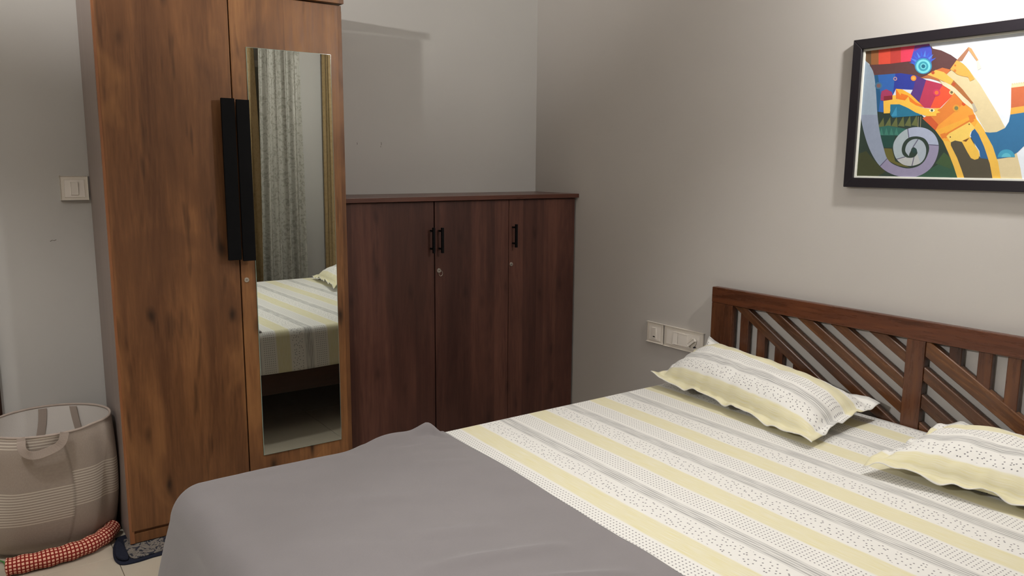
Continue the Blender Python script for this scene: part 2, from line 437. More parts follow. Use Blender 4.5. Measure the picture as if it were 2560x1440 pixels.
def whandle(x0, x1, z0, z1, d):
    o = box('handle', x0, x1, hb, hb + .012, z0, z1, M_BLACK, d, bevel=.002)
    for z in (z0 + .08, z1 - .08): box('handle_mount', (x0 + x1) / 2 - .007, (x0 + x1) / 2 + .007, hb + .0115, WY - .0012, z - .012, z + .012, M_BLACK, o, bevel=0)
whandle(-1.7985, -1.7490, 1.076, 1.684, dl)
whandle(-1.7430, -1.6945, 1.070, 1.681, dr)
MX0, MX1, MZ0, MZ1 = -1.687, -1.349, .260, 1.879
bm = bmesh.new(); add_box(bm, MX0, MX1, WY - .0055, WY - .0012, MZ0, MZ1)
mir = bm_obj('mirror', bm, M_MEDGE, dr); mir['label'] = 'tall frameless mirror glued on the right door'
bm = bmesh.new(); vs = [bm.verts.new(p) for p in ((MX0+.0012, WY-.0058, MZ0+.0012), (MX1-.0012, WY-.0058, MZ0+.0012), (MX1-.0012, WY-.0058, MZ1-.0012), (MX0+.0012, WY-.0058, MZ1-.0012))]
bm.faces.new(vs); me = bpy.data.meshes.new('m'); bm.to_mesh(me); bm.free()
# silvered face belongs to the mirror mesh itself
bm = bmesh.new(); bm.from_mesh(mir.data); off = len(bm.verts)
org = Vector(mir.parent.parent.location)
vs = [bm.verts.new(v.co - org) for v in me.vertices]; f = bm.faces.new(vs); f.material_index = 1; f.normal_update()
if f.normal.y > 0: f.normal_flip()
bm.to_mesh(mir.data); bm.free(); mir.data.materials.append(M_MIRROR)
def lock(x, z, y, parent, key=False, r=.0095):
    o = cyl('lock', (x, y + .0005, z), (x, y - .004, z), r, M_CHROME, parent, n=24, bevel=.0008)
    box('keyhole', x - .004, x + .004, y - .0046, y - .0041, z - .0011, z + .0011, M_DARKHOLE, o, bevel=0)
    return o
lock(-1.724, .991, WY - .001, dr)

# ------------------------------------------------------------------ dark low cabinet
CX0, CX1, CD, CT = -1.283, -.010, -.354, 1.300
cb = thing('low_cabinet', 'dark brown three-door cabinet standing in the corner beside the wardrobe', 'cabinet', ((CX0 + CX1) / 2, -.18, 0))
box('top_panel', CX0 - .006, -.0015, -.376, -.002, CT - .020, CT, M_CABT, cb, bevel=.0012)
for x in (CX0, CX1 - T): box('side_panel', x, x + T, CD + .019, -.004, 0, CT - .0202, M_CAB, cb, bevel=.0008)
box('back_panel', CX0 + T, CX1 - T, -.012, -.004, .03, CT - .0202, M_CAB, cb, bevel=0)
box('divider', -.858, -.840, CD + .019, -.012, .06, CT - .0202, M_CAB, cb, bevel=0)
box('plinth', CX0 + T, CX1 - T, CD + .04, CD + .058, 0, .06, M_CAB, cb, bevel=0)
box('bottom_shelf', CX0 + T, CX1 - T, CD + .019, -.012, .0601, .078, M_CAB, cb, bevel=0)
cd = []
for a, b in ((CX0 + .001, -.8505), (-.8445, -.4305), (-.4275, CX1 - .001)):
    cd.append(box('door', a, b, CD, CD + .018, .063, CT - .0235, M_CAB, cb, bevel=.001))
for (x, z0, z1, d) in ((-.868, 1.046, 1.154, cd[0]), (-.822, 1.044, 1.152, cd[1]), (-.4045, 1.047, 1.152, cd[2])):
    y = CD - .030
    o = box('handle', x - .0055, x + .0055, y - .0055, y + .0055, z0 - .003, z1 + .006, M_BLACK, d, bevel=.0012)
    for zz in (z0 + .016, z1 - .010): cyl('handle_post', (x, CD + .0005, zz), (x, y + .005, zz), .0045, M_BLACK, o, n=12)
lk = lock(-.826, .957, CD, cd[1], r=.0105)
key = tube('key_ring', [(-.819 + .010 * math.cos(a), CD - .0065, .944 + .012 * math.sin(a)) for a in [2*PI*k/20 for k in range(20)]], .0011, M_CHROME, lk, n=6, closed=True)
lock(-.4135, .959, CD, cd[2], r=.0095)

# ------------------------------------------------------------------ switch plates
def plate_on_wall(name, label, cat, origin, right, out, W, H):
    """plate in local (s, d, z) axes: s along the wall, d away from it"""
    t = thing(name, label, cat, origin); R = Vector(right); O = Vector(out)
    def pb(nm, s0, s1, d0, d1, z0, z1, mat, parent=None, bevel=.0012, seg=2, tilt=0):
        bm = bmesh.new(); vs = add_box(bm, s0, s1, d0, d1, z0, z1)
        for v in vs:
            d = v.co.y
            if tilt and v.co.y > (d0 + d1) / 2: d += tilt * (v.co.z - (z0 + z1) / 2)
            v.co = Vector(origin) + R * v.co.x + O * d + Vector((0, 0, v.co.z))
        return bm_obj(nm, bm, mat, parent or t, bevel=bevel, seg=seg)
    return t, pb
t, pb = plate_on_wall('switch_plate', 'small single switch plate, left one of the pair left of the headboard', 'switch', (0, -.9535, .672), (0, -1, 0), (-1, 0, 0), .1, .096)
pb('cover', -.051, .050, .0003, .010, -.047, .048, M_PLAST, bevel=.004, seg=3)
pb('insert', -.036, .036, .009, .0112, -.034, .034, M_PLAST2)
r = pb('rocker', -.012, .012, .0105, .0165, -.026, .026, M_PLAST2, tilt=.10)
pb('indicator', -.006, .006, .0150, .0158, -.020, -.015, M_DARKHOLE, r, bevel=0)
t, pb = plate_on_wall('socket_plate', 'wide switch and socket plate nearest the headboard, partly behind the pillow', 'socket', (0, -1.1285, .672), (0, -1, 0), (-1, 0, 0), .231, .096)
pb('cover', -.1155, .1155, .0003, .010, -.048, .048, M_PLAST, bevel=.004, seg=3)
pb('insert', -.100, .100, .009, .0112, -.034, .034, M_PLAST2)
pb('rocker', -.056, -.030, .0105, .0160, -.027, .027, M_PLAST2, tilt=-.08)
pb('blank_module', -.027, .030, .0105, .0150, -.027, .027, M_PLAST2)
t2 = pb('socket_face', .034, .098, .0105, .0125, -.030, .030, M_PLAST2)
def disc(nm, s, z, rr, d0, d1, mat, parent, o=(0, -1.1285, .672)):
    return cyl(nm, (o[0] - d0, o[1] - s, o[2] + z), (o[0] - d1, o[1] - s, o[2] + z), rr, mat, parent, n=16)
# regulator knob with its pointer and a dark mark
k = disc('regulator_knob', .064, .0, .019, .012, .021, M_PLAST, t2)
bm = bmesh.new(); vs = add_box(bm, -.006, .006, 0, .009, -.024, .024)
bmesh.ops.rotate(bm, cent=(0, 0, 0), matrix=Matrix.Rotation(math.radians(50), 3, 'Y'), verts=bm.verts)
for vv in bm.verts: vv.co = Vector((-.020 - vv.co.y, -1.1285 - .064 - vv.co.x, .672 + vv.co.z))
bm_obj('pointer', bm, M_PLAST2, k, bevel=.002)
disc('dark_mark', .082, -.018, .0035, .0205, .0300, M_DARKHOLE, k)
t, pb = plate_on_wall('switch_plate', 'single switch plate on the wall left of the wardrobe', 'switch', (-2.258, -.060, 1.345), (1, 0, 0), (0, -1, 0), .094, .09)
pb('cover', -.0465, .0465, .0003, .012, -.044, .046, M_PLAST, bevel=.003, seg=3)
pb('insert', -.034, .034, .011, .0130, -.033, .033, M_PLAST2)
pb('rocker', -.012, .012, .0125, .0170, -.024, .024, M_PLAST2, tilt=.08)

# ------------------------------------------------------------------ bed
YF, YB, XF, ZT = -1.317, -3.105, -2.165, .572    # far edge, near edge, foot edge, top
bed = thing('bed', 'double bed of brown wood with a slatted headboard against the wall', 'bed', (-1.1, (YF + YB) / 2, 0))
HX0, HX1 = -.045, -.014
HY0, HY1, HZ = -1.311, -3.110, .942
RZ = .877                                        # underside of the top rail
SL = -.633                                       # dz/ds of the diagonals, s = distance along -y
hbd = box('headboard', HX0, HX1, HY1, HY0, RZ - .001, HZ, M_HB, bed, bevel=.003)
def post(y0, y1, z0=0.0, x0=None):
    return box('post', x0 or HX0, HX1, y1, y0, z0, RZ - .0012, M_HBV, hbd, bevel=.0015)
post(-1.3125, -1.4205); post(-3.0005, -3.1085)
MP = (-2.154, -2.2165)
post(MP[0], MP[1], .42)
box('bottom_rail', HX0 + .002, HX1, -3.0004, -1.4206, .36, .42, M_HB, hbd, bevel=.0015)
def clip_poly(pts, y_hi, y_lo, z_lo, z_hi):
    def cut(P, f):
        out = []
        for i in range(len(P)):
            a, b = P[i], P[(i + 1) % len(P)]; fa, fb = f(a), f(b)
            if fa >= 0: out.append(a)
            if (fa >= 0) != (fb >= 0):
                q = fa / (fa - fb); out.append((a[0] + (b[0] - a[0]) * q, a[1] + (b[1] - a[1]) * q))
        return out
    for f in (lambda p: y_hi - p[0], lambda p: p[0] - y_lo, lambda p: p[1] - z_lo, lambda p: z_hi - p[1]):
        pts = cut(pts, f)
        if len(pts) < 3: return []
    return pts
def diag(s0, z0, wz, yh, yl, dx=.0, zlo=.4205):
    """diagonal slat whose upper edge passes (y=s0, z0); wz = vertical width"""
    f = lambda y: z0 + SL * (s0 - y)
    P = [(s0 + .6, f(s0 + .6)), (s0 - 1.2, f(s0 - 1.2)), (s0 - 1.2, f(s0 - 1.2) - wz), (s0 + .6, f(s0 + .6) - wz)]
    P = clip_poly(P, yh, yl, zlo, RZ - .0015)
    if P: prism('slat', P, HX0 + .004 + dx, HX1, M_HBS, hbd, bevel=.0022)
M_HBS = wood('sheesham_wood_slats', (44, 26, 18), (88, 54, 31), (138, 90, 48), grain='d', rough=.26, spec=.5, contrast=1.2, gs=.7, bump=.03)
YA, YBm = -1.4208, MP[0] - .0003
# left half: upper edges cross the rail at these distances, vertical width .045
VW = .0415
SL = -(.877 - .595) / (2.16 - 1.705)
diag(-1.490, RZ, VW + .0025, YA, YBm)
for s in (-1.643, -1.788, -1.928, -2.078): diag(s, RZ, VW, YA, YBm)
for a, b, s in ((-1.457, -1.497, None), (-1.541, -1.581, None), (-1.629, -1.666, None), (-1.715, -1.755, None), (-1.80, -1.84, None)):
    ztop = lambda y: RZ + SL * (-1.490 - y) - (VW + .0025) + .003
    P = [(a, ztop(a)), (b, ztop(b)), (b, .4205), (a, .4205)]
    if ztop(a) > .45: prism('slat', P, HX0 + .010, HX1, M_HBV, hbd, bevel=.0018)
# right half
YC, YD = MP[1] - .0003, -3.0002
diag(-2.229, RZ, .059, YC, YD)
for z in (.789, .694, .598, .503): diag(YC, z, .047 if z > .6 else .043, YC, YD)
for a, b in ((-2.290, -2.329), (-2.379, -2.421), (-2.464, -2.503), (-2.550, -2.590), (-2.636, -2.676), (-2.722, -2.762), (-2.808, -2.848), (-2.894, -2.934)):
    zb = lambda y: max(.4205, RZ + SL * (-2.229 - y) - .003)
    prism('slat', [(a, RZ - .0015), (b, RZ - .0015), (b, zb(b)), (a, zb(a))], HX0 + .010, HX1, M_HBV, hbd, bevel=.0018)
# frame below the mattress
box('side_rail', XF + .02, -.046, YF - .045, YF - .020, .226, .385, M_RAIL, bed)
box('side_rail', XF + .02, -.046, YB + .020, YB + .045, .226, .385, M_RAIL, bed)
box('foot_rail', XF + .008, XF + .033, YB + .0205, YF - .0205, .226, .385, M_RAIL, bed)
box('support_board', XF + .034, -.046, YB + .046, YF - .046, .318, .338, M_RAIL, bed)
for x in (XF + .034, -.13): 
    for y in (YF - .13, YB + .06):
        box('leg', x, x + .07, y, y + .07, 0, .3175, M_RAIL, bed)
mt = tag(box('mattress', XF + .015, -.050, YB + .016, YF - .016, .386, .566, M_WHITE, bevel=.02, seg=3), 'thick white mattress under the printed sheet', 'mattress')

def drape(a, b, xf, yf, yb, zt, r, flare=0.0, rs=None):
    ox = max(0.0, xf - a); oy = b - yf if b > yf else (b - yb if b < yb else 0.0)
    bx = max(a, xf); by = min(max(b, yb), yf)
    d = math.hypot(ox, oy)
    if d < 1e-9: return Vector((bx, by, zt)), 0.0
    nx, ny = -ox / d, oy / d
    if rs is not None: r = rs * ny * ny + r * nx * nx
    q = d / r
    if q < PI / 2: out = r * math.sin(q); dr = r * (1 - math.cos(q))
    else:
        e = d - r * PI / 2; out = r + flare * e; dr = r + e * math.sqrt(max(0.0, 1 - flare * flare))
    return Vector((bx + nx * out, by + ny * out, zt - dr)), dr

def grid_mesh(name, A, B, fn, uvfn, mat, parent=None, origin=None, mask=None):
    verts = []; uvs = []; faces = []
    for a in A:
        for b in B:
            verts.append(tuple(fn(a, b))); uvs.append(uvfn(a, b))
    nb = len(B)
    for i in range(len(A) - 1):
        for j in range(nb - 1):
            faces.append((i*nb + j, (i+1)*nb + j, (i+1)*nb + j + 1, i*nb + j + 1))
    me = bpy.data.meshes.new(name); me.from_pydata(verts, [], faces)
    uv = me.uv_layers.new(name='UVMap')
    for p in me.polygons:
        for li, vi in zip(p.loop_indices, p.vertices): uv.data[li].uv = uvs[vi]
    return link(name, me, mat, parent, origin, True)
def solid(o, t, off=-1.0):
    m = o.modifiers.new('thickness', 'SOLIDIFY'); m.thickness = t; m.offset = off
def lin(a, b, n): return [a + (b - a) * i / (n - 1) for i in range(n)]
def dense(stops):
    out = []
    for (a, b, n) in stops: out += lin(a, b, n)[:-1]
    out.append(stops[-1][1]); return out

HANG = .228
def sheet_fn(a, b):
    hang_b = b
    p, dr = drape(a, b, XF, YF - .030, YB + .030, ZT, .030)
    amp = .0035 if dr == 0 else .0
    p.z += amp * (mn.noise(Vector((a * 2.2, b * 2.2, 1))) ) + .0012 * mn.noise(Vector((a * 9, b * 9, 4))) * (1 if dr == 0 else 0)
    if dr > .03:
        e = sstep((dr - .03) / .12)
        wv = .004 * mn.noise(Vector((a * 7, b * 7, 2))) * e
        if b > YF - .03 or b < YB + .03: p.y += wv + (.002 if b > YF else -.002) * e
        else: p.x += wv
        p.z += .008 * mn.noise(Vector((a * 2.0, b * 2.0, 9))) * e
    return p
A = dense([(XF - .27, XF - .06, 10), (XF - .06, XF, 8), (XF, -.049, 110)])
B = dense([(YB - .21, YB + .02, 12), (YB + .02, YB + .08, 8), (YB + .08, YF - .08, 100), (YF - .08, YF - .02, 8), (YF - .02, YF + .212, 12)])
sh = grid_mesh('bed_sheet', A, B, sheet_fn, lambda a, b: (a, b - YF), M_SHEET)
solid(sh, .0018, -1); tag(sh, 'fitted white sheet with yellow and grey stripes and dots covering the mattress', 'bedsheet')

def ridge(a, b, p0, p1, h, wd_, fall=1.0):
    """a soft fold along the segment p0-p1"""
    px, py = p1[0] - p0[0], p1[1] - p0[1]; l2 = px * px + py * py
    t = max(0.0, min(1.0, ((a - p0[0]) * px + (b - p0[1]) * py) / l2))
    d = math.hypot(a - p0[0] - t * px, b - p0[1] - t * py)
    return h * math.exp(-(d / wd_) ** 2) * (math.sin(PI * (.12 + .76 * t)) if fall else 1)
BE = lambda b: -1.385 + .042 * (b - YF) - .010 * math.sin((b - YF) * 2.1) 
FOLDS = [((-1.47, -1.345), (-1.66, -1.345), .030, .040), ((-1.445, -1.34), (-1.465, -1.39), .042, .040), ((-1.50, -1.44), (-1.62, -1.41), .007, .016),
         ((-1.42, -1.48), (-1.52, -1.43), .006, .014), ((-1.75, -1.37), (-2.02, -1.36), .008, .025), ((-1.47, -1.62), (-1.58, -1.55), .004, .018),
         ((-1.95, -1.62), (-1.60, -1.80), .005, .03), ((-2.05, -1.85), (-1.78, -2.05), .005, .03), ((-1.56, -2.18), (-1.86, -2.09), .013, .020), ((-1.52, -2.36), (-1.72, -2.26), .012, .020), ((-1.62, -2.02), (-1.84, -1.94), .006, .02),
         ((-1.66, -2.44), (-1.95, -2.34), .011, .022), ((-1.5, -2.55), (-1.8, -2.62), .010, .03)]
def blanket_fn(u, b):
    """u = 0 at the upper hem, 1 at the foot hem"""
    e = BE(min(b, YF)); a0 = e; a1 = XF - .44
    a = a0 + (a1 - a0) * u
    hg = .004 + .19 * sstep((-1.46 - a) / .35)
    if b > YF - .02: b = YF - .02 + (b - (YF - .02)) / .22 * hg
    p, dr = drape(a, b, XF + .025, YF - .030, YB + .030, ZT + .0075, .088, .22, .037)
    k = 1 - sstep(dr / .08)
    z = 0.0
    for f in FOLDS: z += ridge(a, b, *f)
    z += .006 * mn.noise(Vector((a * 3.1, b * 3.1, 3))) + .003 * mn.noise(Vector((a * 8, b * 8, 5)))
    z = z * k
    p.z += max(z, -.004 * k)
    # the foot and corner billow outwards a little, with soft vertical folds
    if dr > 0:
        e2 = sstep(dr / .20)
        nx = -1.0 if a < XF else 0.0
        fold = .012 * math.sin(b * 17 + 2 * mn.noise(Vector((b * 2, 0, 0)))) * e2
        if a < XF + .015: p.x -= fold * .7 + .004
        if b > YF - .10: p.y += (.006 + .5 * fold * math.sin(a * 9)) * e2 * (1.0)
    return p
U = dense([(0, .03, 6), (.03, .58, 90), (.58, .72, 24), (.72, 1, 26)])
B2 = dense([(YB - .18, YB + .02, 14), (YB + .02, YF - .10, 120), (YF - .10, YF, 16), (YF, YF + .20, 22)])
bl = grid_mesh('blanket', U, B2, blanket_fn, lambda a, b: (a, b), M_BLANKET)
solid(bl, .005, 1)
tag(bl, 'plain grey blanket spread over the foot half of the bed', 'blanket')

# pillows: a stuffed bag between four corners, with a flat stitched flange
def pillow(name, label, FL, FR, BR, BL, top, bot, seed, u0, uw, lift=None, back_pow=1.0):
    FL, FR, BR, BL = map(Vector, (FL, FR, BR, BL))
    NU, NV = 84, 60; fl = .028                      # s: 0..1 left-right, t: 0..1 front-back
    lenS = (FR - FL).length; lenT = (BL - FL).length
    def pt(s, t, side):
        # sag the outline inwards a little between corners
        P = FL * (1 - s) * (1 - t) + FR * s * (1 - t) + BR * s * t + BL * (1 - s) * t
        inn = (FL + FR + BL + BR) / 4 - P
        cs, ct = 2 * s - 1, 2 * t - 1
        edge_s = fl / lenS; edge_t = fl / lenT
        q = .020 * (abs(ct) ** 3) * (1 - cs * cs) + .018 * (abs(cs) ** 3) * (1 - ct * ct)
        P = P + inn.normalized() * q if inn.length > 1e-6 else P
        ds = min(s, 1 - s) / edge_s; dt = min(t, 1 - t) / edge_t
        inner = min(1.0, max(0.0, min(ds, dt) - 1.0) * 5 / 8)
        bs = max(0.0, 1 - ((abs(cs) / (1 - edge_s * 2)) ** 4)) ** .62 if abs(cs) < 1 - edge_s * 2 else 0
        bt = max(0.0, 1 - ((abs(ct) / (1 - edge_t * 2)) ** 2.6)) ** .66 if abs(ct) < 1 - edge_t * 2 else 0
        th = bs * bt
        wr = mn.noise(Vector((s * 9, t * 7, seed))) * .5 + mn.noise(Vector((s * 20, t * 14, seed + 3))) * .25
        # creases gather towards the corners and seams
        cr = math.exp(-((min(s, 1 - s)) / .10) ** 2) * math.sin(t * 46 + seed + 3 * wr) * .0035 + math.exp(-((min(t, 1 - t)) / .16) ** 2) * math.sin(s * 70 + seed * 2 + 4 * wr) * .0030
        flap = (.010 * math.sin(s * 21 + seed) + .006 * math.sin(s * 47 + seed)) * (1 - min(1, dt)) + (.008 * math.sin(t * 19 + seed)) * (1 - min(1, ds))
        nrm = (FR - FL).cross(BL - FL).normalized()
        if nrm.z < 0: nrm = -nrm
        cr *= 1.7
        groove = -.0035 * math.exp(-((min(ds, dt) - 1.05) / .16) ** 2)
        if side > 0: h = .0012 + groove + top * th + (wr * .016 + cr) * th + cr * .4 * (1 - th)
        else: h = -.0012 - bot * th + cr * .4 * (1 - th)
        P = P + nrm * (h + flap * .85)
        P.z = max(P.z, .5795 if side > 0 else .5765)
        return P
    verts = []; uvs = []; faces = []
    for side in (1, -1):
        for i in range(NU + 1):
            for j in range(NV + 1):
                s, t = i / NU, j / NV
                verts.append(tuple(pt(s, t, side))); uvs.append((u0 + uw * t, -s * lenS))
    n1 = (NU + 1) * (NV + 1)
    idx = lambda k, i, j: k * n1 + i * (NV + 1) + j
    for i in range(NU):
        for j in range(NV):
            faces.append((idx(0,i,j), idx(0,i+1,j), idx(0,i+1,j+1), idx(0,i,j+1)))
            faces.append((idx(1,i,j), idx(1,i,j+1), idx(1,i+1,j+1), idx(1,i+1,j)))
    for i in range(NU):
        faces.append((idx(0,i,0), idx(1,i,0), idx(1,i+1,0), idx(0,i+1,0))); faces.append((idx(0,i,NV), idx(0,i+1,NV), idx(1,i+1,NV), idx(1,i,NV)))
    for j in range(NV):
        faces.append((idx(0,0,j), idx(0,0,j+1), idx(1,0,j+1), idx(1,0,j))); faces.append((idx(0,NU,j), idx(1,NU,j), idx(1,NU,j+1), idx(0,NU,j+1)))
    me = bpy.data.meshes.new(name); me.from_pydata(verts, [], faces)
    uv = me.uv_layers.new(name='UVMap')
    for p in me.polygons:
        for li, vi in zip(p.loop_indices, p.vertices): uv.data[li].uv = uvs[vi]
    bm = bmesh.new(); bm.from_mesh(me); bmesh.ops.recalc_face_normals(bm, faces=bm.faces); bm.to_mesh(me); bm.free()
    o = link(name, me, M_PILLOW, None, None, True)
    return tag(o, label, 'pillow')
pillow('pillow', 'striped pillow propped on the headboard beside the wall sockets', (-.425, -1.345, .618), (-.520, -2.130, .595), (-.088, -2.105, .640), (-.092, -1.352, .722), .090, .042, 1.0, -.280, .46)
pillow('pillow', 'striped pillow lying nearer, cut off by the right edge of the photo', (-.575, -2.330, .618), (-.470, -2.990, .596), (-.070, -3.030, .640), (-.170, -2.360, .672), .072, .040, 5.0, -.280, .46)

# ------------------------------------------------------------------ framed picture on the right wall
py0, pz0, pz1, pe = -1.8685, 1.377, 1.884, -2.606
pic = thing('framed_picture', 'colourful abstract animal print in a black frame on the right wall', 'picture', (0, (py0 + pe) / 2, pz0))
FW = .033; FX = -.030
def bar(pts):
    prism('frame_bar', pts, FX, -.0015, M_FRAME, pic, bevel=.0015)
bar([(py0, pz0), (py0, pz1), (py0 - FW, pz1 - FW), (py0 - FW, pz0 + FW)])
bar([(pe, pz0), (pe + FW, pz0 + FW), (pe + FW, pz1 - FW), (pe, pz1)])
bar([(py0, pz1), (pe, pz1), (pe + FW, pz1 - FW), (py0 - FW, pz1 - FW)])
bar([(py0, pz0), (py0 - FW, pz0 + FW), (pe + FW, pz0 + FW), (pe, pz0)])
iy0, iz0, iz1, ie = py0 - FW, pz0 + FW, pz1 - FW, pe + FW
ft = .0065
bm = bmesh.new()
add_box(bm, -.0195, -.002, iy0 - ft, iy0, iz0, iz1); add_box(bm, -.0195, -.002, ie, ie + ft, iz0, iz1)
add_box(bm, -.0195, -.002, ie + ft, iy0 - ft, iz0, iz0 + ft); add_box(bm, -.0195, -.002, ie + ft, iy0 - ft, iz1 - ft, iz1)
bm_obj('fillet', bm, M_FILLET, pic, bevel=.0005, seg=1)
